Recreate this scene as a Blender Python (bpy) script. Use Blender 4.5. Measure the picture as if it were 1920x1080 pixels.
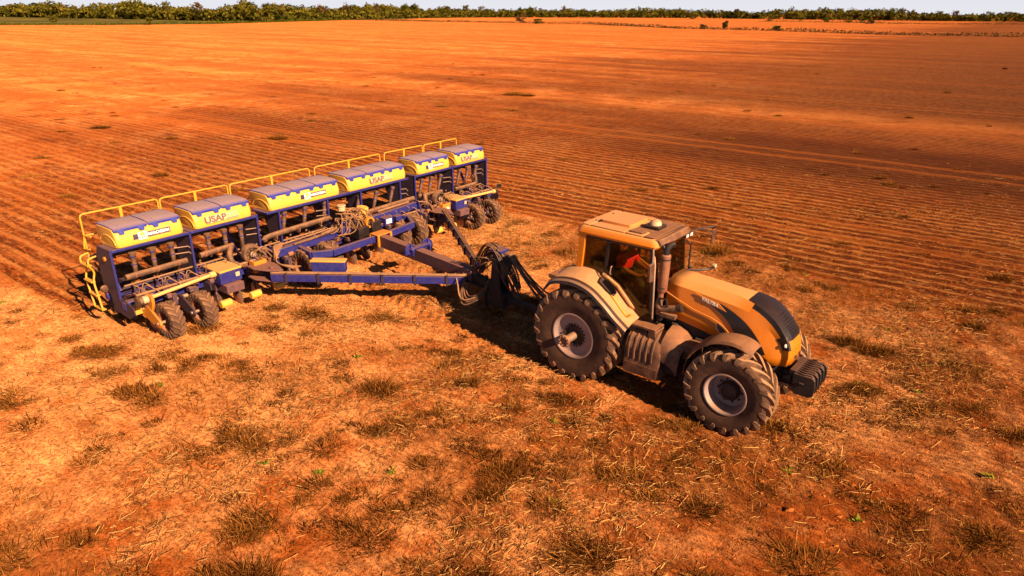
import bpy, bmesh, math, random
import numpy as np
from mathutils import Vector, Matrix, Quaternion
R = math.radians
for o in list(bpy.data.objects): bpy.data.objects.remove(o)
S = bpy.context.scene
COL = S.collection

# ---------------------------------------------------------------- camera
cd = bpy.data.cameras.new('camera'); cam = bpy.data.objects.new('camera', cd); COL.objects.link(cam)
cd.sensor_fit = 'HORIZONTAL'; cd.sensor_width = 36; cd.lens = 1286/1920*36
cd.clip_start = .1; cd.clip_end = 20000
cam.matrix_world = Matrix.Translation((0, 0, 6.52)) @ Matrix.Rotation(R(90-21.98), 4, 'X') @ Matrix.Rotation(R(.4), 4, 'Z')
S.camera = cam
# ---------------------------------------------------------------- sky, sun, exposure
SUN_EL, SUN_AZ = 30.5, -47.0            # azimuth measured from +X, counter-clockwise
W = bpy.data.worlds.new('World'); S.world = W; W.use_nodes = True
nt = W.node_tree; bg = nt.nodes['Background']
sky = nt.nodes.new('ShaderNodeTexSky'); sky.sky_type = 'NISHITA'; sky.sun_disc = False
sky.sun_elevation = R(SUN_EL); sky.sun_rotation = R(90-SUN_AZ); sky.air_density = .32; sky.dust_density = .3; sky.ozone_density = 1.0
bg.inputs[1].default_value = .05
# pale dust haze lying along the whole horizon, fading upwards into the blue
tc = nt.nodes.new('ShaderNodeTexCoord'); sz = nt.nodes.new('ShaderNodeSeparateXYZ'); nt.links.new(tc.outputs['Generated'], sz.inputs[0])
mr_ = nt.nodes.new('ShaderNodeMapRange'); mr_.interpolation_type = 'SMOOTHERSTEP'; nt.links.new(sz.outputs[2], mr_.inputs[0]); mr_.inputs[1].default_value = -.02; mr_.inputs[2].default_value = .16; mr_.inputs[3].default_value = 1; mr_.inputs[4].default_value = 0
mx_ = nt.nodes.new('ShaderNodeMix'); mx_.data_type = 'RGBA'; nt.links.new(mr_.outputs[0], mx_.inputs[0]); nt.links.new(sky.outputs[0], mx_.inputs[6]); mx_.inputs[7].default_value = (6.6, 6.6, 7.0, 1)
nt.links.new(mx_.outputs[2], bg.inputs[0])
sl = bpy.data.lights.new('sun', 'SUN'); sl.energy = 5.0; sl.angle = R(.5); sl.color = (1, .73, .45)
so = bpy.data.objects.new('sun', sl); COL.objects.link(so)
d = Vector((math.cos(R(SUN_AZ))*math.cos(R(SUN_EL)), math.sin(R(SUN_AZ))*math.cos(R(SUN_EL)), math.sin(R(SUN_EL))))
so.rotation_euler = d.to_track_quat('Z', 'Y').to_euler(); so.location = d*60
vs = S.view_settings; vs.view_transform = 'Standard'; vs.look = 'None'; vs.gamma = 1; vs.use_curve_mapping = False
vs.exposure = 1.28
S.render.engine = 'CYCLES'; S.cycles.max_bounces = 5; S.cycles.diffuse_bounces = 3; S.cycles.glossy_bounces = 2; S.cycles.transparent_max_bounces = 12

# ---------------------------------------------------------------- frames of the two machines
T_O, T_YAW = (1.826, 12.439, 0.0), R(-39.02)
P_O, P_YAW = (-4.651, 18.344, 0.0), R(-36.69)
ca, sa = math.cos(P_YAW), math.sin(P_YAW)
ct, st_ = math.cos(T_YAW), math.sin(T_YAW)
def to_p(x, y): dx, dy = x-P_O[0], y-P_O[1]; return dx*ca+dy*sa, -dx*sa+dy*ca
def to_t(x, y): dx, dy = x-T_O[0], y-T_O[1]; return dx*ct+dy*st_, -dx*st_+dy*ct
def from_p(u, v): return P_O[0]+u*ca-v*sa, P_O[1]+u*sa+v*ca

# ---------------------------------------------------------------- materials
class NB:
    def __init__(s, name):
        s.m = bpy.data.materials.new(name); s.m.use_nodes = True; s.t = s.m.node_tree; s.n = s.t.nodes
        s.b = s.n['Principled BSDF']; s.out = s.n['Material Output']
    def new(s, typ, **kw):
        x = s.n.new(typ)
        for k, v in kw.items(): setattr(x, k, v)
        return x
    def set(s, sock, v):
        if isinstance(v, bpy.types.NodeSocket): s.t.links.new(v, sock)
        elif isinstance(v, (tuple, list)) and len(v) == 3 and sock.type == 'RGBA': sock.default_value = (*v, 1)
        else: sock.default_value = v
    def math(s, op, a, b=0.0, c=None, clamp=False):
        x = s.new('ShaderNodeMath', operation=op, use_clamp=clamp); s.set(x.inputs[0], a); s.set(x.inputs[1], b)
        if c is not None: s.set(x.inputs[2], c)
        return x.outputs[0]
    def mix(s, f, a, b, blend='MIX'):
        x = s.new('ShaderNodeMix', data_type='RGBA', blend_type=blend); s.set(x.inputs[0], f); s.set(x.inputs[6], a); s.set(x.inputs[7], b); return x.outputs[2]
    def ramp(s, f, lo, hi, a=0.0, b=1.0):
        x = s.new('ShaderNodeMapRange', interpolation_type='SMOOTHSTEP'); s.set(x.inputs[0], f)
        x.inputs[1].default_value = lo; x.inputs[2].default_value = hi; x.inputs[3].default_value = a; x.inputs[4].default_value = b; return x.outputs[0]
    def noise(s, vec, scale, detail=3, rough=.55, dist=0.0):
        x = s.new('ShaderNodeTexNoise'); s.set(x.inputs['Vector'], vec); x.inputs['Scale'].default_value = scale
        x.inputs['Detail'].default_value = detail; x.inputs['Roughness'].default_value = rough; x.inputs['Distortion'].default_value = dist; return x.outputs[0]
    def obj(s): return s.new('ShaderNodeTexCoord').outputs['Object']
    def mapping(s, vec, rot=(0, 0, 0), scale=(1, 1, 1), loc=(0, 0, 0)):
        x = s.new('ShaderNodeMapping'); s.set(x.inputs[0], vec); x.inputs['Rotation'].default_value = rot; x.inputs['Scale'].default_value = scale; x.inputs['Location'].default_value = loc; return x.outputs[0]
    def attr(s, name): x = s.new('ShaderNodeAttribute'); x.attribute_name = name; return x
    def bump(s, h, strength=.5, dist=.02, normal=None):
        x = s.new('ShaderNodeBump'); s.set(x.inputs['Height'], h); s.set(x.inputs['Strength'], strength); x.inputs['Distance'].default_value = dist
        if normal is not None: s.set(x.inputs['Normal'], normal)
        return x.outputs[0]
    def fin(s, col, rough=.6, metal=0.0, normal=None, spec=.4):
        s.set(s.b.inputs['Base Color'], col); s.set(s.b.inputs['Roughness'], rough); s.set(s.b.inputs['Metallic'], metal)
        s.b.inputs['Specular IOR Level'].default_value = spec
        if normal is not None: s.set(s.b.inputs['Normal'], normal)
        return s.m
DUST = (.40, .165, .065)
def paint(name, col, rough=.42, metal=0.0, dust=.5, dcol=DUST, top=.7, nscale=6, spec=.4, lo=.38, hi=.72, up0=.15, up1=.95):
    """painted or plastic surface with field dust: most on faces that look up, patchy elsewhere"""
    b = NB(name); o = b.obj()
    nz = b.new('ShaderNodeSeparateXYZ'); g = b.new('ShaderNodeNewGeometry'); b.t.links.new(g.outputs['Normal'], nz.inputs[0])
    up = b.ramp(nz.outputs[2], up0, up1)
    n1 = b.noise(o, nscale, 4, .65); n2 = b.noise(o, nscale*7, 3, .6)
    patch = b.ramp(n1, lo, hi)
    f = b.math('ADD', b.math('MULTIPLY', up, top), b.math('MULTIPLY', patch, dust), clamp=True)
    f = b.math('MULTIPLY', f, b.ramp(n2, .2, .6, .65, 1.0), clamp=True)
    c = b.mix(f, col, dcol)
    c = b.mix(b.math('MULTIPLY', b.ramp(n2, .35, .75), .25), c, (col[0]*.55, col[1]*.5, col[2]*.5))
    rg = b.math('ADD', b.math('MULTIPLY', f, .85-rough), rough, clamp=True)
    return b.fin(c, rg, metal, b.bump(n2, .12, .01), spec)
M = {}
M['orange'] = paint('orange_paint', (.57, .15, .005), .36, dust=.05, top=.62, dcol=(.62, .34, .13), up0=.5, nscale=5, lo=.3, hi=.9)
M['roofpanel'] = paint('roof_panel', (.62, .22, .04), .5, dust=.3, top=.72, dcol=(.52, .25, .11))
M['brownplastic'] = paint('dusty_brown_plastic', (.06, .022, .012), .6, dust=.5, top=.8, dcol=(.30, .12, .05))
M['black'] = paint('black_plastic', (.012, .008, .008), .45, dust=.12, top=.25, dcol=(.2, .07, .03))
M['grille'] = paint('grille_mesh', (.009, .006, .006), .38, dust=.10, top=.12, dcol=(.12, .045, .022), nscale=3)
M['chassis'] = paint('dark_chassis', (.012, .008, .008), .7, dust=.18, top=.3, dcol=(.15, .055, .022))
M['weight'] = paint('cast_weights', (.012, .008, .009), .5, dust=.15, top=.55, dcol=(.17, .07, .035))
M['rubber'] = paint('tyre_rubber', (.022, .011, .008), .85, dust=.75, top=.35, dcol=(.16, .056, .020), nscale=9, lo=.1, hi=.9)
M['lug'] = paint('lug_rubber', (.05, .024, .015), .85, dust=.85, top=.6, dcol=(.40, .19, .09), nscale=9, lo=.1, hi=.85)
M['rim'] = paint('grey_rim', (.30, .20, .18), .5, dust=.45, top=.5, dcol=(.30, .13, .06))
M['rimdark'] = paint('dark_hub', (.02, .012, .01), .6, dust=.3, top=.4, dcol=(.18, .07, .03))
M['rust'] = paint('rusty_pipe', (.20, .068, .034), .7, dust=.5, top=.5, dcol=(.36, .15, .07))
M['steel'] = paint('worn_steel', (.42, .27, .19), .45, .6, dust=.4, top=.4)
M['tanfender'] = paint('fender_panel', (.40, .16, .05), .5, dust=.5, top=.7, dcol=(.52, .25, .11))
M['yellow'] = paint('yellow_plastic', (.80, .385, .045), .4, dust=.30, top=.35, dcol=(.70, .36, .12), nscale=3, lo=.2, hi=.9)
M['yellowsteel'] = paint('yellow_steel', (.66, .30, .015), .5, dust=.3, top=.35, dcol=(.50, .24, .07))
M['amber'] = paint('amber_steel', (.60, .19, .012), .5, dust=.25, top=.3)
M['blue'] = paint('blue_paint', (.012, .017, .15), .42, dust=.28, top=.85, dcol=(.19, .085, .07), nscale=11, lo=.25, hi=.95, up0=.4)
M['lidblue'] = paint('blue_lid', (.014, .028, .26), .45, dust=.08, top=.86, dcol=(.42, .25, .18), nscale=5, up0=.80, up1=1.02, lo=.3, hi=.8)
M['plate'] = paint('dusty_blue_plate', (.022, .013, .034), .6, dust=.7, top=.5, dcol=(.075, .029, .024), nscale=9, lo=.1, hi=.95)
M['beam'] = paint('dusty_beam', (.06, .028, .05), .6, dust=.8, top=.8, dcol=(.24, .095, .062), nscale=9, lo=.1, hi=.95)
M['clutter'] = paint('dusty_casting', (.05, .025, .045), .7, dust=.6, top=.8, dcol=(.29, .125, .08))
M['pipe'] = paint('dusty_hose', (.075, .033, .018), .6, dust=.6, top=.75, dcol=(.29, .13, .06))
M['cream'] = paint('dusty_yellow_tube', (.62, .36, .10), .5, dust=.6, top=.6, dcol=(.58, .33, .14))
M['dustyellow'] = paint('dusty_yellow_sheet', (.70, .32, .03), .5, dust=.35, top=.8, dcol=(.56, .29, .10))
M['hose'] = paint('black_hose', (.03, .017, .013), .5, dust=.35, top=.55, dcol=(.33, .14, .065))
M['tanhose'] = paint('tan_hose', (.20, .09, .04), .6, dust=.5, top=.6, dcol=(.42, .20, .09))
M['dome'] = paint('beige_dome', (.55, .38, .22), .5, dust=.3, top=.4)
M['white'] = paint('white_print', (.80, .72, .66), .5, dust=.1, top=.1)
M['ink'] = paint('dark_blue_print', (.03, .02, .06), .5, dust=.12, top=.1)
M['greyink'] = paint('purple_grey_print', (.13, .065, .085), .5, dust=.1, top=.1)
M['paletyre'] = paint('dusty_tyre', (.04, .018, .011), .9, dust=.75, top=.5, dcol=(.18, .075, .035), nscale=9, lo=.1, hi=.9)
M['palelug'] = paint('dusty_lug', (.05, .023, .013), .9, dust=.8, top=.6, dcol=(.27, .12, .055), nscale=9, lo=.1, hi=.9)
M['fadeprint'] = paint('pale_fading_print', (.72, .40, .17), .5, dust=.2, top=.1)
M['cabinside'] = paint('cab_interior', (.012, .009, .007), .8, dust=.1, top=.1)
M['red'] = paint('red_shirt', (.62, .018, .045), .9, dust=0, top=.0)
M['cap'] = paint('green_cap', (.02, .22, .02), .9, dust=0, top=.0)
M['trouser'] = paint('teal_trousers', (.012, .022, .016), .9, dust=.05, top=.1)
M['skin'] = paint('skin', (.24, .10, .05), .6, dust=0, top=0)
M['bluegrey'] = paint('blue_grey_card', (.20, .24, .26), .7, dust=.1, top=.1)
def glass(name, tint, refl=.06):
    b = NB(name); tr = b.new('ShaderNodeBsdfTransparent'); tr.inputs[0].default_value = (*tint, 1)
    gl = b.new('ShaderNodeBsdfGlossy'); gl.inputs['Roughness'].default_value = .03
    fr = b.new('ShaderNodeFresnel'); fr.inputs[0].default_value = 1.45
    mx = b.new('ShaderNodeMixShader'); b.t.links.new(b.math('MULTIPLY', fr.outputs[0], .8), mx.inputs[0])
    b.t.links.new(tr.outputs[0], mx.inputs[1]); b.t.links.new(gl.outputs[0], mx.inputs[2]); b.t.links.new(mx.outputs[0], b.out.inputs[0]); return b.m
M['glass'] = glass('tinted_cab_glass', (.74, .65, .44))
M['lens'] = paint('lamp_lens', (.05, .04, .04), .12, dust=.1, top=.1, spec=.8)
M['silver'] = paint('silver_trim', (.55, .42, .36), .3, .8, dust=.1, top=.1)
M['lamp'] = paint('lamp_glass', (.75, .68, .6), .25, dust=.15, top=.2)

# ---------------------------------------------------------------- mesh builder
class B:
    def __init__(s): s.v = []; s.f = []; s.mi = []; s.cur = 0
    def add(s, vs, fs):
        k = len(s.v); s.v += [tuple(p) for p in vs]; s.f += [tuple(i+k for i in f) for f in fs]; s.mi += [s.cur]*len(fs); return s
    def box(s, c, size, rot=None):
        hx, hy, hz = size[0]/2, size[1]/2, size[2]/2
        P = [Vector((x*hx, y*hy, z*hz)) for x in (-1, 1) for y in (-1, 1) for z in (-1, 1)]
        if rot is not None: P = [rot @ p for p in P]
        c = Vector(c)
        return s.add([p+c for p in P], [(0, 1, 3, 2), (4, 6, 7, 5), (0, 4, 5, 1), (2, 3, 7, 6), (0, 2, 6, 4), (1, 5, 7, 3)])
    def bx(s, x0, x1, y0, y1, z0, z1): return s.box(((x0+x1)/2, (y0+y1)/2, (z0+z1)/2), (abs(x1-x0), abs(y1-y0), abs(z1-z0)))
    def beam(s, a, b, w, h, up=(0, 0, 1)):
        a, b = Vector(a), Vector(b); d = b-a; L = d.length; d.normalize(); up = Vector(up)
        y = up.cross(d); y.normalize(); z = d.cross(y)
        return s.box((a+b)/2, (L, w, h), Matrix((d, y, z)).transposed())
    def loft(s, rings, caps=(True, True), closed=True):
        k = len(s.v); n = len(rings[0]); vs = [p for r in rings for p in r]; fs = []
        for i in range(len(rings)-1):
            for j in range(n if closed else n-1):
                a = i*n+j; b = i*n+(j+1) % n; fs.append((a, b, b+n, a+n))
        if caps[0]: fs.append(tuple(reversed(range(n))))
        if caps[1]: fs.append(tuple(range((len(rings)-1)*n, len(rings)*n)))
        return s.add(vs, fs)
    def tube(s, path, r, n=8, caps=True):
        P = [Vector(p) for p in path]; rr = r if isinstance(r, (list, tuple)) else [r]*len(P)
        rings = []; prev = None
        for i, p in enumerate(P):
            t = (P[min(i+1, len(P)-1)]-P[max(i-1, 0)]); t.normalize()
            if prev is None:
                a = Vector((0, 0, 1)) if abs(t.z) < .9 else Vector((1, 0, 0)); x = a.cross(t); x.normalize()
            else:
                x = prev-t*prev.dot(t); x.normalize()
            prev = x; y = t.cross(x)
            rings.append([p+(x*math.cos(2*math.pi*k/n)+y*math.sin(2*math.pi*k/n))*rr[i] for k in range(n)])
        return s.loft(rings, (caps, caps))
    def cyl(s, a, b, r, r2=None, n=16): return s.tube([a, b], [r, r if r2 is None else r2], n)
    def lathe(s, prof, axis='Y', c=(0, 0, 0), n=32, caps=(False, False), a0=0.0):
        """prof: (radius, offset along axis)"""
        c = Vector(c); rings = []
        for r, h in prof:
            ring = []
            for k in range(n):
                q = a0+2*math.pi*k/n; x, z = r*math.cos(q), r*math.sin(q)
                ring.append(c+Vector((x, h, z) if axis == 'Y' else ((h, x, z) if axis == 'X' else (x, z, h))))
            rings.append(ring)
        return s.loft(rings, caps)
    def prism(s, pts, vec):
        vec = Vector(vec); n = len(pts); P = [Vector(p) for p in pts]; Q = [p+vec for p in P]
        fs = [tuple(reversed(range(n))), tuple(range(n, 2*n))]+[(i, (i+1) % n, (i+1) % n+n, i+n) for i in range(n)]
        return s.add(P+Q, fs)
    def sheet(s, grid, thick):
        """grid[i][j] -> closed shell, thickness along the local normal"""
        ni, nj = len(grid), len(grid[0]); G = [[Vector(p) for p in r] for r in grid]; Q = []
        for i in range(ni):
            row = []
            for j in range(nj):
                a = G[min(i+1, ni-1)][j]-G[max(i-1, 0)][j]; b = G[i][min(j+1, nj-1)]-G[i][max(j-1, 0)]; nn = a.cross(b)
                if nn.length > 1e-9: nn.normalize()
                row.append(G[i][j]-nn*thick)
            Q.append(row)
        vs = [p for r in G for p in r]+[p for r in Q for p in r]; o = ni*nj; fs = []
        I = lambda i, j: i*nj+j
        for i in range(ni-1):
            for j in range(nj-1):
                fs.append((I(i, j), I(i+1, j), I(i+1, j+1), I(i, j+1))); fs.append((o+I(i, j), o+I(i, j+1), o+I(i+1, j+1), o+I(i+1, j)))
        for i in range(ni-1):
            fs.append((I(i, 0), o+I(i, 0), o+I(i+1, 0), I(i+1, 0))); fs.append((I(i, nj-1), I(i+1, nj-1), o+I(i+1, nj-1), o+I(i, nj-1)))
        for j in range(nj-1):
            fs.append((I(0, j), I(0, j+1), o+I(0, j+1), o+I(0, j))); fs.append((I(ni-1, j), o+I(ni-1, j), o+I(ni-1, j+1), I(ni-1, j+1)))
        return s.add(vs, fs)
    def mesh(s, name, mats, fix=True, angle=38):
        me = bpy.data.meshes.new(name); me.from_pydata([tuple(p) for p in s.v], [], s.f)
        for m in (mats if isinstance(mats, (list, tuple)) else [mats]): me.materials.append(m)
        me.polygons.foreach_set('material_index', s.mi)
        if fix:
            bm = bmesh.new(); bm.from_mesh(me); bmesh.ops.recalc_face_normals(bm, faces=bm.faces[:]); bm.to_mesh(me); bm.free()
        me.polygons.foreach_set('use_smooth', [True]*len(me.polygons)); me.set_sharp_from_angle(angle=R(angle)); me.update()
        return me
    def pieces(s):
        """islands whose boxes do not touch become pieces of their own"""
        n = len(s.v); up = list(range(n))
        def root(i):
            while up[i] != i: up[i] = up[up[i]]; i = up[i]
            return i
        for f in s.f:
            a = root(f[0])
            for i in f[1:]: up[root(i)] = a
        box = {}
        for i, p in enumerate(s.v):
            r = root(i); b_ = box.setdefault(r, [list(p), list(p)])
            for k in range(3): b_[0][k] = min(b_[0][k], p[k]); b_[1][k] = max(b_[1][k], p[k])
        ks = list(box); grp = {k: k for k in ks}
        def gr(k):
            while grp[k] != k: k = grp[k]
            return k
        for i, a in enumerate(ks):
            for c in ks[i+1:]:
                if all(box[a][0][k]-.004 <= box[c][1][k] and box[c][0][k]-.004 <= box[a][1][k] for k in range(3)): grp[gr(c)] = gr(a)
        if len({gr(k) for k in ks}) < 2: return [s]
        out = {}
        for f, m in zip(s.f, s.mi):
            g = gr(root(f[0])); b_, mp = out.setdefault(g, (B(), {}))
            for i in f:
                if i not in mp: mp[i] = len(b_.v); b_.v.append(s.v[i])
            b_.f.append(tuple(mp[i] for i in f)); b_.mi.append(m)
        return sorted((x[0] for x in out.values()), key=lambda x: -len(x.v))
    def mk(s, name, mats, parent=None, bevel=0, loc=None, fix=True, angle=38, split=True):
        if split and parent is not None:
            ps = s.pieces()
            if len(ps) > 1: return [p.mk(name, mats, parent, bevel, loc, fix, angle, False) for p in ps][0]
        o = bpy.data.objects.new(name, s.mesh(name, mats, fix, angle)); COL.objects.link(o)
        if parent is not None: o.parent = parent
        if loc is not None: o.location = loc
        if bevel:
            m = o.modifiers.new('bevel', 'BEVEL'); m.width = bevel; m.segments = 2; m.limit_method = 'ANGLE'; m.angle_limit = R(40); m.harden_normals = False
        return o
def inst(src, parent, loc=(0, 0, 0), rot=(0, 0, 0), scale=None):
    o = src.copy(); COL.objects.link(o); o.parent = parent; o.location = loc; o.rotation_euler = rot
    if scale: o.scale = scale
    return o
def tree_copy(src, parent, loc, rot=(0, 0, 0)):
    o = inst(src, parent, loc, rot)
    for ch in src.children: c = ch.copy(); COL.objects.link(c); c.parent = o
    return o
def thing(name, label, cat, loc, rz=0, group=None):
    o = bpy.data.objects.new(name, None); COL.objects.link(o); o.location = loc; o.rotation_euler = (0, 0, rz); o.empty_display_size = .3
    return tag(o, label, cat, group)
def tag(o, label=None, cat=None, group=None, kind=None):
    for k, v in (('label', label), ('category', cat), ('group', group), ('kind', kind)):
        if v: o[k] = v
    return o
def rrect(x0, x1, y0, y1, r, z, n=4):
    pts = []
    for cx, cy, a in ((x1-r, y1-r, 0), (x0+r, y1-r, 90), (x0+r, y0+r, 180), (x1-r, y0+r, 270)):
        for k in range(n+1): q = R(a+90*k/n); pts.append(Vector((cx+r*math.cos(q), cy+r*math.sin(q), z)))
    return pts
def text_mesh(name, s, size, mat, mw, parent, bold=.0, depth=.002, sx=1.0):
    cu = bpy.data.curves.new(name+'_curve', 'FONT'); cu.body = s; cu.size = size; cu.offset = bold; cu.extrude = depth; cu.align_x = 'LEFT'; cu.resolution_u = 3
    t = bpy.data.objects.new(name+'_tmp', cu); COL.objects.link(t); bpy.context.view_layer.update()
    me = bpy.data.meshes.new_from_object(t.evaluated_get(bpy.context.evaluated_depsgraph_get())); bpy.data.objects.remove(t); bpy.data.curves.remove(cu)
    xs = [v.co.x for v in me.vertices]; ys = [v.co.y for v in me.vertices]
    cx, cy = (min(xs)+max(xs))/2, (min(ys)+max(ys))/2; w = max(xs)-min(xs); h = max(ys)-min(ys)
    for v in me.vertices:
        p = Vector(((v.co.x-cx)*sx, v.co.y-cy, v.co.z)); v.co = mw @ p
    me.materials.clear(); me.materials.append(mat); me.name = name
    o = bpy.data.objects.new(name, me); COL.objects.link(o); o.parent = parent; return o, w*sx, h
def catmull(P, n=6):
    P = [Vector(p) for p in P]; out = []
    for i in range(len(P)-1):
        a, b, c, d = P[max(i-1, 0)], P[i], P[i+1], P[min(i+2, len(P)-1)]
        for k in range(n):
            t = k/n; out.append(.5*((2*b)+(c-a)*t+(2*a-5*b+4*c-d)*t*t+(3*b-a-3*c+d)*t**3))
    out.append(P[-1]); return out
# ---------------------------------------------------------------- ground
rng = np.random.default_rng(7)
TAB = rng.random((256, 256))
def vnoise(x, y, sc, seed=0):
    X, Y = x*sc+seed*17.3, y*sc+seed*9.1; xi, yi = np.floor(X).astype(int), np.floor(Y).astype(int); fx, fy = X-xi, Y-yi
    fx = fx*fx*(3-2*fx); fy = fy*fy*(3-2*fy)
    a = TAB[xi % 256, yi % 256]; b = TAB[(xi+1) % 256, yi % 256]; c = TAB[xi % 256, (yi+1) % 256]; e = TAB[(xi+1) % 256, (yi+1) % 256]
    return (a*(1-fx)+b*fx)*(1-fy)+(c*(1-fx)+e*fx)*fy
def sstep(a, b, x): t = np.clip((x-a)/(b-a), 0, 1); return t*t*(3-2*t)
def planted_mask(x, y):
    dx, dy = x-P_O[0], y-P_O[1]; u, v = dx*ca+dy*sa, -dx*sa+dy*ca
    w = (vnoise(x, y, .35, 3)-.5)*.8
    far = sstep(6.2, 7.2, v+w)                       # rows already drilled beyond the machine
    behind = sstep(-.9, -2.4, u+w)*sstep(-6.6, -6.0, v+w)
    left = sstep(-14, -26, u)                         # earlier passes farther back
    return np.maximum(np.maximum(far, behind), left), u, v
def grass_cover(x, y):
    pm, u, v = planted_mask(x, y); a = vnoise(x, y, .42, 51)*.45+vnoise(x, y, 1.1, 52)*.35+vnoise(x, y, 2.9, 53)*.20
    return sstep(.46, .66, a)*(1-.9*pm)*np.where((v < -5) | (u > 0), 1, .3)
def ground_h(x, y):
    pm, u, v = planted_mask(x, y)
    near = sstep(45, 25, np.hypot(x, y-10)); cvr = np.clip(.40+.5*grass_cover(x, y)+.1*pm+.35*sstep(0, 14, u)*(1-pm), 0, 1)
    rows = np.cos(2*np.pi*(v+.12*(vnoise(u, v, .25, 5)-.5))/.5)
    h = pm*(.008+.010*sstep(-8, 6, u))*rows*(.6+.8*vnoise(x, y, .7, 8))*sstep(27.5, 23, y)*sstep(16, 13.5, np.abs(x))
    h += .06*(vnoise(x, y, .45, 1)-.5)+.050*(vnoise(x, y, 1.7, 2)-.5)*(1-.4*pm)+cvr*(.045*(vnoise(x, y, 4.3, 4)-.5)*(.5+vnoise(x, y, .6, 14))+.045*(vnoise(x, y, 8.5, 6)-.5)*(.4+vnoise(x, y, .8, 15)))
    X, Y = (x-T_O[0])*ct+(y-T_O[1])*st_, -(x-T_O[0])*st_+(y-T_O[1])*ct
    rut = np.zeros_like(x)
    for c, w in ((-.83, .30), (.83, .30)):
        m = sstep(w+.10, w-.02, np.abs(Y-c))*sstep(.35, -.1, X)*sstep(-16, -9, X)
        lug = np.cos(2*np.pi*(X+np.abs(Y-c)*.7)/.27)
        rut = np.maximum(rut, m); h = h*(1-.6*m)+m*(-.04+.03*lug)
        lip = np.exp(-((np.abs(Y-c)-w-.09)/.06)**2)*sstep(.35, -.1, X)*sstep(-16, -9, X)
        h += lip*.075*(.3+1.3*vnoise(x, y, 4.5, 11))
    for c, w in ((-.78, .26), (.78, .26)):
        m = sstep(w+.1, w, np.abs(Y-c))*sstep(3.3, 2.9, X)*sstep(-.2, .4, X)
        h = h*(1-.6*m)+m*(-.03+.018*np.cos(2*np.pi*(X+np.abs(Y-c)*.7)/.22)); rut = np.maximum(rut, m)
    for c in (-5.65, -4.95, 4.45, 5.2):                      # planter gauge wheels
        m = sstep(.22, .15, np.abs(v-c))*sstep(1.0, .7, u); h -= m*.03*(1-pm); rut = np.maximum(rut, m*.6)
    return h*near+.0, pm, rut
def lines(a, b, step, g, far):
    L = list(np.arange(a, b, step)); s = step; p = L[-1]
    while p < far: s *= g; p += s; L.append(p)
    return L
ys = np.array(lines(4.0, 27.0, .06, 1.025, 5000))
xp = lines(0.03, 14.0, .06, 1.06, 5000); xs = np.array([-q for q in reversed(xp)]+xp)
GX, GY = np.meshgrid(xs, ys); nx, ny = len(xs), len(ys)
H, PM, RUT = ground_h(GX, GY)
co = np.stack([GX, GY, H], -1).reshape(-1, 3)
idx = np.arange(nx*ny).reshape(ny, nx); q = np.stack([idx[:-1, :-1], idx[:-1, 1:], idx[1:, 1:], idx[1:, :-1]], -1).reshape(-1, 4)
def np_mesh(name, co, faces, smooth=True):
    me = bpy.data.meshes.new(name); k = faces.shape[1]; me.vertices.add(len(co)); me.vertices.foreach_set('co', co.astype(np.float32).ravel())
    me.loops.add(faces.size); me.loops.foreach_set('vertex_index', faces.astype(np.int32).ravel())
    me.polygons.add(len(faces)); me.polygons.foreach_set('loop_start', np.arange(0, faces.size, k, dtype=np.int32))
    me.polygons.foreach_set('use_smooth', np.full(len(faces), smooth)); me.update(calc_edges=True); me.validate(); return me
def np_attr(me, name, arr): a = me.attributes.new(name, 'FLOAT', 'POINT'); a.data.foreach_set('value', arr.astype(np.float32).ravel())
gm = np_mesh('field_ground', co, q); np_attr(gm, 'planted', PM); np_attr(gm, 'rut', RUT); np_attr(gm, 'cover', grass_cover(GX, GY)*sstep(40, 26, np.hypot(GX, GY)))

b = NB('red_field_soil'); o = b.obj()
rot = (0, 0, -P_YAW)
al = b.mapping(o, rot=rot, loc=(0, 0, 0))                 # x along the rows, y across
sep = b.new('ShaderNodeSeparateXYZ'); b.t.links.new(al, sep.inputs[0]); su, sv = sep.outputs[0], sep.outputs[1]
pl = b.attr('planted').outputs['Fac']; rutf = b.attr('rut').outputs['Fac']
band = b.noise(b.mapping(al, scale=(.012, .075, 1)), 1.0, 3, .55, .4)   # long tonal bands of residue and moisture
patch = b.noise(o, .22, 4, .6, .3); mid = b.noise(o, 1.3, 4, .6); fine = b.noise(o, 9, 4, .65); grit_shade = b.noise(o, 42, 3, .6)
streak = b.noise(b.mapping(al, scale=(2.2, 10, 2)), 1.0, 4, .65)
# sandy <-> red soil
c = b.mix(b.ramp(b.math('ADD', b.math('MULTIPLY', patch, .6), b.math('MULTIPLY', mid, .4)), .40, .62), (.44, .094, .012), (.62, .175, .036))
sx = b.new('ShaderNodeSeparateXYZ'); b.t.links.new(o, sx.inputs[0])
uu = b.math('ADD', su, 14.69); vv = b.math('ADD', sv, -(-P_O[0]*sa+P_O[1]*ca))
east = b.ramp(uu, -75, 18)  # partly lighting falloff painted into the soil, darker eastwards
crumb = b.noise(o, 21, 4, .7)
c = b.mix(b.math('MULTIPLY', b.ramp(fine, .50, .68), .7), c, (.25, .048, .006))
c = b.mix(b.math('MULTIPLY', b.ramp(crumb, .50, .62), .72), c, (.14, .027, .0035))
c = b.mix(b.math('MULTIPLY', b.ramp(grit_shade, .56, .70), .7), c, (.12, .030, .007))  # dark dots: fine debris plus painted shadows of clods and straw
c = b.mix(b.math('MULTIPLY', b.ramp(b.math('SUBTRACT', b.math('ADD', b.math('MULTIPLY', mid, .5), b.math('MULTIPLY', patch, .5)), b.math('ADD', b.math('MULTIPLY', b.ramp(uu, -6, 14), .11), b.math('MULTIPLY', pl, .20))), .28, .54), b.ramp(crumb, .44, .60, .80, .25)), c, (.90, .40, .145))
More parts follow.
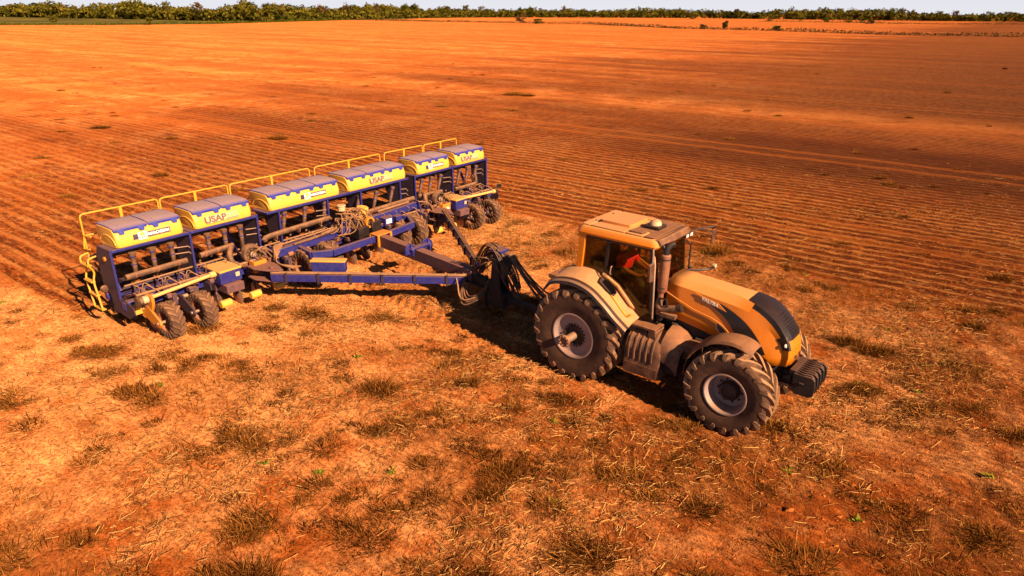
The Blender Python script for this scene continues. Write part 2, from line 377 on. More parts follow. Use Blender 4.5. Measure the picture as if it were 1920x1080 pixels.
big = b.noise(b.mapping(al, scale=(.02, .16, 1)), 1.0, 5, .65, .5); spk = b.noise(b.mapping(al, scale=(.35, .7, 1)), 1.0, 6, .75)
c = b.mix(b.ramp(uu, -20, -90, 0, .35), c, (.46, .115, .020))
c = b.mix(b.math('MULTIPLY', b.math('MULTIPLY', b.ramp(big, .47, .62), pl), .65), c, (.25, .056, .009))
c = b.mix(b.math('MULTIPLY', b.math('MULTIPLY', b.ramp(big, .46, .34), pl), .45), c, (.60, .21, .05))
c = b.mix(b.math('MULTIPLY', b.math('MULTIPLY', b.ramp(spk, .52, .63), pl), .8), c, (.15, .030, .005))
spk2 = b.noise(o, 3.2, 3, .7)
c = b.mix(b.math('MULTIPLY', b.math('MULTIPLY', b.ramp(spk2, .56, .68), pl), .4), c, (.17, .040, .008))
c = b.mix(b.math('MULTIPLY', b.math('MULTIPLY', b.ramp(spk2, .44, .34), pl), .35), c, (.68, .26, .07))
# dry residue over the ground: dark brown mat in long bands, thicker to the east, where light falloff is painted in too
res_falloff = b.math('MULTIPLY', b.ramp(b.math('ADD', b.math('MULTIPLY', band, .75), b.math('MULTIPLY', east, .34)), .40, .62), b.ramp(b.math('ADD', b.math('MULTIPLY', streak, .7), b.math('MULTIPLY', fine, .3)), .36, .60, .25, 1.0))
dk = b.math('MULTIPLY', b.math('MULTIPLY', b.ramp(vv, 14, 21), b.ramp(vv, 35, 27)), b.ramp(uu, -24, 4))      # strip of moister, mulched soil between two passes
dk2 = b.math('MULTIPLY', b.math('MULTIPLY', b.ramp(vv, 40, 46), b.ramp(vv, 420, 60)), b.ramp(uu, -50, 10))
res_falloff = b.math('MAXIMUM', res_falloff, b.math('MULTIPLY', b.math('MAXIMUM', dk, b.math('MULTIPLY', dk2, .95)), b.ramp(streak, .25, .55, .78, 1.0)))
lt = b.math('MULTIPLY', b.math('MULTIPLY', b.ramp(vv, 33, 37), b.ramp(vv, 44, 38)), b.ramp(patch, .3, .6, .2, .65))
res_falloff = b.math('MULTIPLY', res_falloff, b.math('SUBTRACT', 1.0, lt))
res_falloff = b.math('MULTIPLY', res_falloff, b.math('MAXIMUM', pl, b.ramp(uu, -2, 16, .42, .66)))
c = b.mix(b.math('MULTIPLY', res_falloff, .95), c, (.044, .0085, .002))
# drilled rows: pale ridge, darker slot with residue
wob = b.math('MULTIPLY', b.math('SUBTRACT', b.noise(b.mapping(al, scale=(.25, .25, 1)), 1.0, 3), .5), .34)
ph = b.math('MULTIPLY', b.math('ADD', sv, b.math('ADD', wob, -(-P_O[0]*sa+P_O[1]*ca))), 2*math.pi/.5)
row = b.math('COSINE', ph)
rowm = b.math('MULTIPLY', b.ramp(row, .1, -.9), b.math('MULTIPLY', pl, b.ramp(b.math('ADD', b.math('MULTIPLY', streak, .45), b.math('ADD', b.math('MULTIPLY', patch, .25), b.math('MULTIPLY', mid, .3))), .40, .60, .15, 1.0)))
c = b.mix(b.math('MULTIPLY', b.math('MULTIPLY', rowm, b.ramp(uu, -25, 6, .30, .95)), .76), c, (.10, .023, .005))
c = b.mix(b.math('MULTIPLY', b.math('MULTIPLY', b.ramp(row, .2, .9), b.math('MULTIPLY', pl, b.ramp(uu, -25, 6, .35, 1.0))), b.math('MULTIPLY', b.ramp(streak, .36, .62, .0, .55), b.math('SUBTRACT', 1.0, b.math('MULTIPLY', dk, .7)))), c, (.70, .27, .07))
c = b.mix(b.math('MULTIPLY', rutf, .45), c, (.36, .10, .022))
cov = b.attr('cover').outputs['Fac']
c = b.mix(b.math('MULTIPLY', b.math('MULTIPLY', cov, b.ramp(uu, -3, 9, .35, .85)), b.ramp(fine, .3, .6, .30, .80)), c, (.17, .044, .009))
md = b.math('ABSOLUTE', b.math('SUBTRACT', b.math('FLOORED_MODULO', b.math('ADD', vv, 6.1+.6), 12.2), 6.1))
trk = b.math('MULTIPLY', b.math('MULTIPLY', b.ramp(b.math('ABSOLUTE', b.math('SUBTRACT', md, .83)), .34, .2), pl), b.ramp(vv, 6.5, 9))
c = b.mix(b.math('MULTIPLY', trk, .5), c, (.30, .075, .012))
hgt = b.math('ADD', b.math('ADD', b.math('MULTIPLY', fine, .40), b.math('MULTIPLY', crumb, .55)), b.math('ADD', b.math('MULTIPLY', grit_shade, .30), b.math('MULTIPLY', b.math('MULTIPLY', row, pl), .45)))
hgt = b.math('ADD', hgt, b.math('MULTIPLY', b.math('MULTIPLY', streak, pl), .5))
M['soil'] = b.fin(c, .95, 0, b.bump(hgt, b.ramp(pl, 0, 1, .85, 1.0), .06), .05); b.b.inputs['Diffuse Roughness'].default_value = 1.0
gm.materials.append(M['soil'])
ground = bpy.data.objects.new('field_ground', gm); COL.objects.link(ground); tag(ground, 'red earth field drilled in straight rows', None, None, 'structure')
# ---------------------------------------------------------------- wheels
def tyre_mesh(Rr, w, rimr, nl, lh=.045, lw=.05, sweep=.42, mats=None):
    t = B(); h = w/2
    prof = [(rimr-.012, -.36*w), (rimr+.03, -.43*w), (rimr+.10*(Rr-rimr)/.3, -.485*w), ((rimr+Rr)/2, -.5*w), (Rr-.12, -.49*w), (Rr-lh-.03, -.455*w), (Rr-lh-.008, -.40*w), (Rr-lh, -.2*w)]
    prof = prof+[(Rr-lh, 0)]+[(r, -y) for r, y in reversed(prof)]
    t.lathe(prof, n=56); t.cur = 1
    for s in (-1, 1):
        for k in range(nl):
            a0 = 2*math.pi*k/nl+(math.pi/nl if s > 0 else 0); rings = []
            for q, yy, top, ww in ((0.0, .015, Rr-.004, .8), (.35, .15, Rr, .95), (.75, .36, Rr-.003, 1.1), (1.0, .475, Rr-.018, 1.25), (1.1, .51, Rr-.085, 1.15), (1.16, .503, Rr-.15, .7)):
                th = a0+sweep*min(q, 1.08); base = Rr-lh-.02 if q < .9 else (Rr-.12 if q < 1.05 else (Rr-.135 if q < 1.12 else Rr-.17))
                yb = s*w*(yy if q < .9 else min(yy, .462)); yt = s*w*yy
                dt = lw*ww/Rr/1.0
                f = .75
                P = lambda r, y, a: Vector((r*math.cos(a), y, r*math.sin(a)))
                rings.append([P(base, yb, th-dt), P(base, yb, th+dt), P(top, yt, th+dt*f), P(top, yt, th-dt*f)])
            t.loft(rings)
    return t.mesh('tyre', mats or [M['rubber'], M['lug']], angle=30)
def part_mesh(name, me, parent, loc=(0, 0, 0), rot=(0, 0, 0), scale=None):
    o = bpy.data.objects.new(name, me); COL.objects.link(o); o.parent = parent; o.location = loc; o.rotation_euler = rot
    if scale: o.scale = scale
    return o

# ---------------------------------------------------------------- tractor
tr = thing('tractor', 'dusty orange farm tractor with black nose grille pulling the seed planter', 'tractor', T_O, T_YAW)
ty_r = tyre_mesh(.92, .56, .43, 21, .075, .060, .38)
ty_f = tyre_mesh(.75, .50, .345, 20, .064, .050, .40)
# rims: local axis Y, the outer side is -Y
rr = B()
rr.lathe([(.405, .24), (.43, .255), (.455, .245), (.43, .225), (.395, .19), (.385, 0), (.395, -.17), (.43, -.215), (.455, -.235), (.452, -.255), (.43, -.255), (.405, -.235), (.385, -.20), (.36, -.185), (.30, -.182), (.20, -.17), (.19, -.13), (.0, -.13)], n=48)
rr_me = rr.mesh('rear_rim', M['rim'])
rh = B(); rh.cyl((0, -.128, 0), (0, -.16, 0), .185, n=32)
for k in range(10): a = 2*math.pi*k/10; rh.cyl((.215*math.cos(a), -.165, .215*math.sin(a)), (.215*math.cos(a), -.20, .215*math.sin(a)), .018, n=6)
for k in range(10):
    a = 2*math.pi*(k+.5)/10; rh.beam((.17*math.cos(a), -.175, .17*math.sin(a)), (.235*math.cos(a), -.181, .235*math.sin(a)), .035, .012, up=(0, 1, 0))
rh_me = rh.mesh('hub_plate', M['rimdark'])
ax = B(); ax.cyl((0, -.15, 0), (0, -.52, 0), .075, n=24); ax_me = ax.mesh('axle_stub', M['steel'])
fl = B(); fl.lathe([(.06, -.50), (.118, -.50), (.122, -.51), (.122, -.535), (.116, -.545), (.075, -.545), (.07, -.52), (.0, -.52)], n=32)
fl.cur = 1
for k in range(9): a = 2*math.pi*k/9+.2; fl.cyl((.097*math.cos(a), -.54, .097*math.sin(a)), (.097*math.cos(a), -.562, .097*math.sin(a)), .013, n=6)
fl_me = fl.mesh('axle_flange', [M['rust'], M['steel']])
fr = B()
fr.lathe([(.33, .22), (.352, .235), (.37, .225), (.345, .2), (.31, .16), (.30, 0), (.31, -.15), (.345, -.20), (.372, -.222), (.37, -.238), (.35, -.238), (.325, -.21), (.305, -.13), (.285, -.02), (.25, .0), (.16, .0), (.15, -.03), (.0, -.03)], n=48)
fr_me = fr.mesh('front_rim', M['rim'])
fh = B(); fh.lathe([(.175, .0), (.17, -.06), (.145, -.11), (.10, -.12), (.095, -.10), (0, -.10)], n=32)
for k in range(10): a = 2*math.pi*k/10; fh.cyl((.205*math.cos(a), .0, .205*math.sin(a)), (.205*math.cos(a), -.035, .205*math.sin(a)), .016, n=6)
fh_me = fh.mesh('hub', M['rimdark'])
for s, rz in ((-1, 0), (1, math.pi)):
    w = part_mesh('rear_wheel', rr_me, tr, (0, s*.84, .875), (0, 0, rz))
    part_mesh('tyre', ty_r, w, rot=(0, .1, 0)); part_mesh('hub_plate', rh_me, w); part_mesh('axle_stub', ax_me, w); part_mesh('axle_flange', fl_me, w)
    if s > 0: [setattr(c, 'scale', (-1, 1, 1)) for c in w.children if c.name.startswith('tyre')]
    w = part_mesh('front_wheel', fr_me, tr, (2.978, s*.80, .715), (0, 0, rz))
    part_mesh('tyre', ty_f, w); part_mesh('hub', fh_me, w)
    if s > 0: [setattr(c, 'scale', (-1, 1, 1)) for c in w.children if c.name.startswith('tyre')]

# chassis
t = B(); t.bx(-.35, 1.35, -.34, .34, .55, 1.25); t.cyl((0, -.62, .875), (0, .62, .875), .19, n=24); t.bx(-.45, -.1, -.4, .4, .7, 1.5)
t.mk('transmission', M['chassis'], tr, .03)
t = B(); t.bx(1.3, 3.25, -.27, .27, .62, 1.45); t.bx(1.5, 2.4, -.36, .36, 1.05, 1.5); t.bx(2.2, 3.4, -.2, .2, .55, .85); t.cyl((1.7, -.40, 1.15), (1.7, -.40, 1.42), .07); t.cyl((2.1, -.38, 1.2), (2.35, -.38, 1.2), .06)
t.mk('engine', M['chassis'], tr, .02)
t = B(); t.beam((2.978, -.6, .70), (2.978, .6, .70), .22, .2); t.cyl((2.978, -.72, .715), (2.978, -.5, .715), .15, n=20); t.cyl((2.978, .5, .715), (2.978, .72, .715), .15, n=20)
t.tube([(2.78, -.55, .78), (2.78, .55, .78)], .03); t.bx(2.75, 3.2, -.14, .14, .6, 1.0)
t.mk('front_axle', M['chassis'], tr, .015)
# rear linkage and drawbar
t = B(); t.beam((-.3, 0, .52), (-1.55, .03, .50), .14, .09); t.bx(-.55, -.3, -.22, .22, .45, .95)
for s in (-1, 1):
    t.beam((-.35, s*.3, .65), (-1.2, s*.42, .62), .06, .11); t.cyl((-.35, s*.33, 1.45), (-.95, s*.40, .68), .03); t.beam((-.3, s*.33, 1.35), (-.8, s*.36, 1.45), .07, .1)
t.beam((-.4, 0, 1.2), (-.9, 0, 1.15), .07, .07)
t.mk('rear_linkage', M['chassis'], tr, .008)

# fuel tank on the right, its twin on the left
def fuel_tank(s):
    t = B(); prof = [(-.45, 1.18), (-.52, 1.285), (-.70, 1.27), (-.88, 1.16), (-.96, .98), (-.97, .52), (-.92, .47), (-.45, .47)]
    xs_ = [(1.02, .94), (1.05, 1.0), (1.62, 1.0), (1.70, 1.0), (1.74, .97)]
    t.loft([[Vector((x, s*(-.45+(y+.45)*k), .47+(z-.47)*k)) for y, z in prof] for x, k in xs_])
    o = t.mk('fuel_tank', M['brownplastic'], tr, .012)
    q = B()
    for i in range(5):
        x = 1.12+i*.115; q.loft([[Vector((x+d, s*(y-.012*k), z+(.012*k if z > 1 else 0))) for d, k in ((-.022, 0), (-.012, 1), (.012, 1), (.022, 0))] for y, z in ((-.60, 1.279), (-.70, 1.268), (-.88, 1.16), (-.962, .98), (-.967, .78))])
    q.mk('tank_rib', M['brownplastic'], o)
    q = B(); q.bx(1.05, 1.70, s*-.972, s*-.978, .49, .69); q.mk('lower_guard', M['brownplastic'], o)
    # front shoulder, open underneath like a hood over the battery
    p2 = [(-.30, 1.40), (-.50, 1.40), (-.70, 1.34), (-.86, 1.22), (-.93, 1.02), (-.94, .88)]
    g = [[Vector((x, s*y, z-dz)) for y, z in p2] for x, dz in ((1.70, .0), (1.82, .02), (1.95, .08), (2.06, .2))]
    q = B(); q.sheet(g if s < 0 else list(reversed(g)), .03); q.mk('battery_cover', M['brownplastic'], o)
    q = B(); q.bx(1.72, 2.02, s*-.45, s*-.82, .62, 1.12); q.tube([(1.9, s*-.84, .95), (1.95, s*-.9, .8), (1.93, s*-.86, .66)], .02); q.tube([(1.84, s*-.84, .98), (1.86, s*-.92, .75)], .015); q.mk('battery_box', M['chassis'], o, .01)
fuel_tank(-1); fuel_tank(1)
for s in (-1, 1):
    q = B(); q.bx(1.0, 1.55, s*-.50, s*-.84, 1.325, 1.375); q.bx(1.42, 1.56, s*-.52, s*-.84, 1.20, 1.33); q.bx(1.0, 1.14, s*-.52, s*-.80, 1.2, 1.33); q.mk('door_step', M['brownplastic'], tr, .008)
    q = B(); q.bx(2.02, 2.28, s*-.42, s*-.72, .92, 1.22); q.mk('tool_box', M['brownplastic'], tr, .02)

# rear fenders
FP = catmull([(-.72, 0, 1.60), (-.60, 0, 1.80), (-.42, 0, 1.91), (-.06, 0, 1.965), (.3, 0, 1.89), (.6, 0, 1.70), (.85, 0, 1.50), (1.10, 0, 1.33)], 5)
for s in (-1, 1):
    g = []
    for p in FP:
        k = max(0, 1-abs(p.x-.1)/1.1)
        g.append([Vector((p.x, s*-.50, p.z+.07+.05*k)), Vector((p.x, s*-.64, p.z+.07+.05*k)), Vector((p.x, s*-.86, p.z+.055)), Vector((p.x, s*-1.0, p.z+.01))])
    q = B(); q.sheet(g if s > 0 else [list(reversed(r)) for r in g], .03); f = q.mk('rear_fender', M['tanfender'], tr, 0)
    for y0, y1, z0, z1, mat in ((-.995, -1.06, .012, -.012, 'black'), (-1.055, -1.10, .0, -.035, 'steel'), (-1.095, -1.115, -.02, -.075, 'black')):
        q = B(); g = [[Vector((p.x, s*y0, p.z+z0)), Vector((p.x, s*y1, p.z+z1))] for p in FP]; q.sheet(g if s > 0 else [list(reversed(r)) for r in g], .02); q.mk('fender_lip', M[mat], f)
    q = B(); g = [[Vector((p.x, s*-.515, p.z+.05)), Vector((p.x, s*-.515, max(.95, min(p.z-.5, 1.25))))] for p in FP]; q.sheet(g, .02); q.mk('inner_wall', M['black'], f)
    q = B(); q.tube(catmull([(.42, s*-.80, 1.90), (.62, s*-.83, 1.80), (.85, s*-.86, 1.60), (.99, s*-.88, 1.50), (1.07, s*-.86, 1.55)], 5), .022, 10); q.mk('hand_rail', M['yellowsteel'], f)
    q = B(); q.prism([(.30, s*-.70, 2.02), (.34, s*-.86, 1.965), (.52, s*-.87, 1.86), (.66, s*-.84, 1.755), (.66, s*-.74, 1.79), (.50, s*-.69, 1.92)], (.03, 0, .045)); q.mk('fender_lamp', M['black'], f, .012)
    q = B(); q.prism([(.27, s*-.58, 2.06), (.30, s*-.68, 2.05), (.62, s*-.66, 1.87), (.92, s*-.68, 1.60), (1.0, s*-.62, 1.52), (.98, s*-.57, 1.55), (.62, s*-.56, 1.90)], (.02, 0, .05)); q.mk('fender_console', M['tanfender'], f, .015)
    q = B(); q.bx(-.66, -.36, s*-.60, s*-1.0, 1.86, 1.95); q.mk('tail_lamp', M['brownplastic'], f, .02)

# hood
def hw(x): return 1.0 if x < 2.85 else 1-.30*((x-2.85)/.8)**1.5
ST = [1.48, 1.75, 2.0, 2.25, 2.5, 2.7, 2.87, 3.02, 3.16, 3.30, 3.42, 3.52, 3.60, 3.66, 3.705, 3.72, 3.70]
TZ = [2.215, 2.205, 2.19, 2.175, 2.155, 2.14, 2.12, 2.095, 2.055, 1.985, 1.90, 1.80, 1.70, 1.60, 1.48, 1.34, 1.17]
CX = [1.48, 1.75, 2.0, 2.25, 2.5, 2.68, 2.82, 2.95, 3.07, 3.18, 3.27, 3.35, 3.42, 3.48, 3.53, 3.56, 3.55]
CZ = [2.11, 2.095, 2.075, 2.05, 2.025, 2.005, 1.985, 1.955, 1.905, 1.83, 1.75, 1.675, 1.605, 1.54, 1.45, 1.33, 1.15]
BX = [1.50, 1.75, 2.0, 2.2, 2.38, 2.52, 2.62, 2.71, 2.79, 2.87, 2.94, 3.0, 3.06, 3.12, 3.2, 3.3, 3.38]
BZ = [1.54, 1.51, 1.475, 1.44, 1.405, 1.38, 1.36, 1.342, 1.328, 1.312, 1.298, 1.285, 1.27, 1.255, 1.235, 1.20, 1.13]
def side_y(x, z):
    zt = np.interp(x, CX[:-1], CZ[:-1]); k = max(0.0, min(1.0, (zt-z)/.6)); return (.355+.075*k)*(hw(x) if x < 2.85 else 1-.22*((x-2.85)/.7)**1.4)
def hood_ring(i, s):
    tw = .20+.10*min(1, max(0, (i-5)/3)); r = [Vector((ST[i], 0, TZ[i]+.004)), Vector((ST[i]-.003, s*tw*.55, TZ[i]+.003)), Vector((ST[i]-(.02 if i > 6 else 0), s*tw, TZ[i]-.003))]
    if i > 6: r[2].x -= .03*min(1, (i-6)/6)
    c = Vector((CX[i], s*side_y(CX[i], CZ[i]), CZ[i])); r.append(r[2].lerp(c, .5)+Vector((0, s*.003, .003))); r.append(c)
    e = Vector((BX[i], 0, BZ[i]))
    for k in (.25, .5, .75, 1.0):
        x, z = c.x+(e.x-c.x)*k, c.z+(e.z-c.z)*k; r.append(Vector((x, s*(side_y(x, z)+(.012*math.sin(math.pi*k))), z)))
    return r
h = B()
for s in (-1, 1):
    g = [hood_ring(i, s) for i in range(len(ST))]; n = len(g[0])
    vs_ = [p for r_ in g for p in r_]
    for i in range(len(ST)-1):
        for j in range(n-1):
            a = i*n+j; blk = (j < 2 and 6 <= i < 13) or (j == 2 and 7 <= i < 13); h.cur = 1 if blk else 0
            k = len(h.v); h.v += [tuple(vs_[m]) for m in (a, a+1, a+n+1, a+n)]; h.f.append((k, k+1, k+2, k+3)); h.mi.append(h.cur)
me = h.mesh('hood', [M['orange'], M['grille']], fix=False)
bm = bmesh.new(); bm.from_mesh(me); bmesh.ops.remove_doubles(bm, verts=bm.verts[:], dist=.0008); bmesh.ops.recalc_face_normals(bm, faces=bm.faces[:]); bm.to_mesh(me); bm.free()
me.polygons.foreach_set('use_smooth', [True]*len(me.polygons)); me.set_sharp_from_angle(angle=R(13))
hood = part_mesh('hood', me, tr); sm = hood.modifiers.new('thick', 'SOLIDIFY'); sm.thickness = .02; sm.offset = -1
q = B(); q.bx(1.44, 1.50, -.36, .36, 1.5, 2.16); q.mk('firewall', M['black'], tr)
def on_side(pts, s, off): return [Vector((x, s*(side_y(x, z)+.010+off), z)) for x, z in pts]
def side_sheet(name, up, lo, mat, off, parent, n=5, thick=.012):
    U = catmull([(x, 0, z) for x, z in up], n); L_ = catmull([(x, 0, z) for x, z in lo], n)
    for s in (-1, 1):
        g = []
        for a, c in zip(U, L_):
            row = []
            for k in (0, .25, .5, .75, 1): x, z = a.x+(c.x-a.x)*k, a.z+(c.z-a.z)*k; row.append((x, s*(side_y(x, z)+.011*math.sin(math.pi*min(1, max(0, (np.interp(x, CX[:-1], CZ[:-1])-z)/.6)))+off), z))
            g.append(row)
        q = B(); q.sheet(g if s < 0 else [list(reversed(r_)) for r_ in g], thick); q.mk(name, M[mat], parent)
side_sheet('side_vent', [(2.12, 2.045), (2.5, 1.975), (2.80, 1.855), (2.98, 1.74), (3.12, 1.60), (3.24, 1.44), (3.32, 1.30)], [(2.16, 2.005), (2.42, 1.87), (2.60, 1.76), (2.73, 1.63), (2.83, 1.50), (2.92, 1.40), (3.06, 1.275)], 'grille', .009, hood)
side_sheet('panel_line', [(1.49, 1.965), (1.75, 1.87), (2.05, 1.775), (2.35, 1.72), (2.6, 1.62), (2.76, 1.47), (2.86, 1.31)], [(1.49, 1.945), (1.75, 1.85), (2.045, 1.755), (2.34, 1.70), (2.585, 1.605), (2.74, 1.46), (2.84, 1.31)], 'orange', .016, hood, thick=.02)
side_sheet('louvre_frame', [(2.46, 1.66), (2.58, 1.60), (2.70, 1.47), (2.77, 1.35)], [(2.47, 1.55), (2.54, 1.48), (2.62, 1.41), (2.75, 1.345)], 'silver', .010, hood)
side_sheet('louvre', [(2.475, 1.645), (2.58, 1.585), (2.69, 1.465), (2.755, 1.36)], [(2.485, 1.56), (2.55, 1.49), (2.625, 1.425), (2.74, 1.355)], 'black', .014, hood)
for s in (-1, 1):
    q = B(); pts = [(2.02, 2.065), (2.44, 1.985), (2.60, 1.872), (2.20, 1.955)]; q.prism(on_side(pts, s, .004), (0, s*.018, 0)); q.mk('name_badge', M['orange'], hood, .004)
    yv = side_y(2.28, 1.97)
    mw = Matrix.Translation((2.29, s*(yv+.036), 1.972)) @ Matrix.Rotation(R(0 if s < 0 else 180), 4, 'Z') @ Matrix.Rotation(R(90), 4, 'X') @ Matrix.Rotation(R(11.6 if s > 0 else -11.6), 4, 'Z')
    text_mesh('badge_lettering', 'VALTRA', .072, M['lamp'], mw, hood, .003, .004, 1.15)
    g = []
    for i in (12.2, 12.8, 13.5, 14.2):
        k = int(i); ra, rb = hood_ring(k, s), hood_ring(k+1, s); rg = [a.lerp(c_, i-k) for a, c_ in zip(ra, rb)]; sh = (i-12)*.10
        g.append([p+Vector((.005, s*.004, .002)) for p in (rg[1].lerp(rg[2], .75-sh*.3), rg[2], rg[3], rg[3].lerp(rg[4], .9-sh))])
    q = B(); q.sheet(g, .008); hl = q.mk('headlight', M['black'], hood)
    p = g[2][1].lerp(g[2][2], .5); q = B(); q.lathe([(.0, .012), (.03, .008), (.036, .0), (.036, -.02)], 'X', p+Vector((.002, 0, 0)), 16); q.mk('headlight_reflector', M['lamp'], hl)
    q = B(); q.cyl((3.70, s*.10, 1.30), (3.735, s*.10, 1.30), .03); q.mk('nose_lamp', M['lens'], hood)
q = B()
for k in range(9):
    z = 1.66+k*.035; x = np.interp(z, list(reversed(TZ)), list(reversed(ST))); q.tube([(x+.012, -.16, z), (x+.02, 0, z), (x+.012, .16, z)], .005, 5)
q.mk('grille_bar', M['grille'], hood)

# front fenders
for s in (-1, 1):
    g = []
    for a, rad in ((170, .80), (150, .86), (130, .90), (110, .93), (92, .94), (78, .93), (68, .90)):
        x, z = 2.978+rad*math.cos(R(a)), .715+rad*math.sin(R(a)); g.append([Vector((x, s*-.58, z-.01)), Vector((x, s*-.66, z+.02)), Vector((x, s*-.86, z+.02)), Vector((x, s*-.97, z-.015)), Vector((x, s*-1.0, z-.06))])
    gg = list(map(list, zip(*[catmull([r_[j] for r_ in g], 4) for j in range(5)])))
    q = B(); q.sheet(gg if s < 0 else [list(reversed(r_)) for r_ in gg], .02); q.tube([(2.9, s*-.45, 1.0), (2.9, s*-.62, 1.5), (2.9, s*-.8, 1.63)], .025); q.mk('front_fender', M['brownplastic'], tr)

# front weights
w_ = B(); w_.bx(3.22, 3.80, -.21, .21, .82, .98); w_.bx(3.30, 3.45, -.3, .3, .70, 1.06); w_.bx(3.60, 3.76, -.25, .25, .9, 1.07)
wb = w_.mk('weight_bracket', M['weight'], tr, .012)
for k in range(9):
    y = -.315+k*.079; q = B(); pts = [(3.80, y, 1.12), (4.09, y, 1.12), (4.14, y, 1.08), (4.155, y, .95), (4.14, y, .80), (4.08, y, .76), (3.84, y, .76), (3.80, y, .84)]
    q.prism([(p[0]-(.03 if k % 2 and p[0] > 4 else 0), p[1]-.024, p[2]) for p in pts], (0, .048, 0)); q.bx(3.90, 3.98, y-.012, y+.012, 1.115, 1.15); q.mk('front_weight', M['weight'], tr, .008)
q = B(); q.bx(3.72, 3.83, -.3, .3, 1.08, 1.15); q.bx(3.9, 3.98, -.36, .36, .95, .99); q.mk('weight_bar', M['weight'], tr, .008)

# cab
q = B(); q.bx(-.18, 1.36, -.56, .56, 1.22, 1.36); q.bx(-.22, .35, -.50, .50, 1.3, 1.72); q.mk('cab_floor', M['cabinside'], tr, .01)
def pillar(name, pts, w, mat, wx=None):
    for s in (-1, 1):
        q = B()
        for a, c in zip(pts[:-1], pts[1:]): q.beam((a[0], s*a[1], a[2]), (c[0], s*c[1], c[2]), w, wx or w, up=(1, 0, 0) if abs(c[2]-a[2]) > abs(c[0]-a[0]) else (0, 0, 1))
        q.mk(name, M[mat], tr, .012)
pillar('rear_pillar', [(-.235, -.585, 1.95), (-.16, -.59, 2.76)], .12, 'orange', .13)
pillar('middle_pillar', [(.33, -.60, 1.98), (.38, -.60, 2.76)], .05, 'black', .07)
pillar('front_pillar', [(1.33, -.575, 1.36), (1.285, -.585, 2.06), (1.235, -.59, 2.76)], .06, 'black', .075)
pillar('window_frame', [(-.10, -.605, 2.04), (.33, -.605, 2.0)], .035, 'black')
pillar('window_rail', [(-.08, -.605, 2.71), (1.22, -.605, 2.725)], .04, 'black')
pillar('door_sill', [(.36, -.60, 1.98), (.62, -.60, 1.78), (.88, -.60, 1.48), (1.0, -.59, 1.385), (1.33, -.575, 1.385)], .045, 'black')
for s in (-1, 1):
    q = B(); q.prism([(-.12, s*.612, 2.05), (.31, s*.612, 2.01), (.35, s*.612, 2.70), (-.06, s*.612, 2.70)], (0, s*.006, 0)); q.mk('side_window', M['glass'], tr)
    q = B(); q.prism([(.37, s*.612, 1.99), (.62, s*.612, 1.80), (.88, s*.610, 1.50), (1.0, s*.608, 1.405), (1.31, s*.60, 1.405), (1.27, s*.608, 2.06), (1.22, s*.612, 2.715), (.41, s*.612, 2.70)], (0, s*.006, 0)); dr = q.mk('door', M['glass'], tr)
    q = B(); q.tube([(.47, s*.63, 2.10), (.47, s*.665, 2.12), (.48, s*.665, 2.24), (.48, s*.63, 2.26)], .012); q.mk('handle', M['steel'], dr)
    q = B(); q.tube([(1.36, s*.60, 1.45), (1.38, s*.66, 1.5), (1.36, s*.69, 2.5), (1.30, s*.62, 2.62)], .016); q.mk('grab_rail', M['steel' if s < 0 else 'black'], tr)
q = B(); g = [[Vector((1.36+.10*math.cos(a*1.4)-(z-1.5)*.075, .575*math.sin(a)/math.sin(1.05), z)) for a in np.linspace(-1.05, 1.05, 9)] for z in (1.5, 1.9, 2.3, 2.74)]
q.sheet(g, .006); q.mk('windscreen', M['glass'], tr)
q = B(); q.prism([(-.25, -.53, 1.75), (-.25, .53, 1.75), (-.20, .53, 2.72), (-.20, -.53, 2.72)], (-.006, 0, 0)); q.mk('rear_window', M['glass'], tr)
q = B(); q.bx(-.30, -.2, -.58, .58, 1.5, 1.78); q.bx(1.36, 1.46, -.5, .5, 1.4, 1.62); q.bx(1.22, 1.27, -.58, .58, 2.70, 2.76); q.mk('cab_crossmember', M['black'], tr, .01)
# roof
q = B(); q.loft([rrect(-.24, 1.26, -.62, .62, .08, 2.735), rrect(-.30, 1.33, -.66, .66, .10, 2.75), rrect(-.315, 1.36, -.675, .675, .11, 2.79), rrect(-.27, 1.31, -.63, .63, .12, 2.885), rrect(-.24, 1.27, -.59, .59, .12, 2.905)])
roof = q.mk('roof', M['orange'], tr)
q = B(); q.loft([rrect(-.235, 1.26, -.585, .585, .1, 2.90), rrect(-.235, 1.26, -.585, .585, .1, 2.912)]); q.mk('roof_seam', M['black'], roof)
def rp(x0, x1, y0, y1, hgt=.026, mat='roofpanel', rad=.03, z=2.912):
    q = B(); q.loft([rrect(x0, x1, y0, y1, rad, z), rrect(x0, x1, y0, y1, rad, z+hgt-.006), rrect(x0+.008, x1-.008, y0+.008, y1-.008, rad, z+hgt)]); return q.mk('roof_panel', M[mat], roof, angle=20)
rp(-.232, -.06, -.575, .575, .018); rp(-.045, .66, -.578, -.36, .018); rp(-.045, .66, .41, .578, .018)
rp(.68, 1.02, -.578, -.30, .018); rp(.68, 1.02, -.285, .578, .012, 'brownplastic'); rp(1.035, 1.25, -.56, .56, .014, 'brownplastic')
rp(-.035, .66, -.345, .395, .006, 'roofpanel'); hp = rp(-.02, .62, -.29, .36, .06, 'roofpanel', .05); hp.name = 'roof_hatch'
rp(.72, .98, -.52, -.33, .05, 'brownplastic', .04)
for x in (-.10, -.04):
    for y in (-.30, .3):
        q = B(); q.cyl((x, y, 2.925), (x, y, 2.945), .014, n=8); q.mk('roof_bolt', M['black'], roof)
q = B(); q.prism([(1.22, -.60, 2.77), (1.22, .60, 2.77), (1.40, .56, 2.80), (1.44, .3, 2.82), (1.44, -.3, 2.82), (1.40, -.56, 2.80)], (-.06, 0, .115)); q.mk('roof_visor', M['brownplastic'], roof, .02)
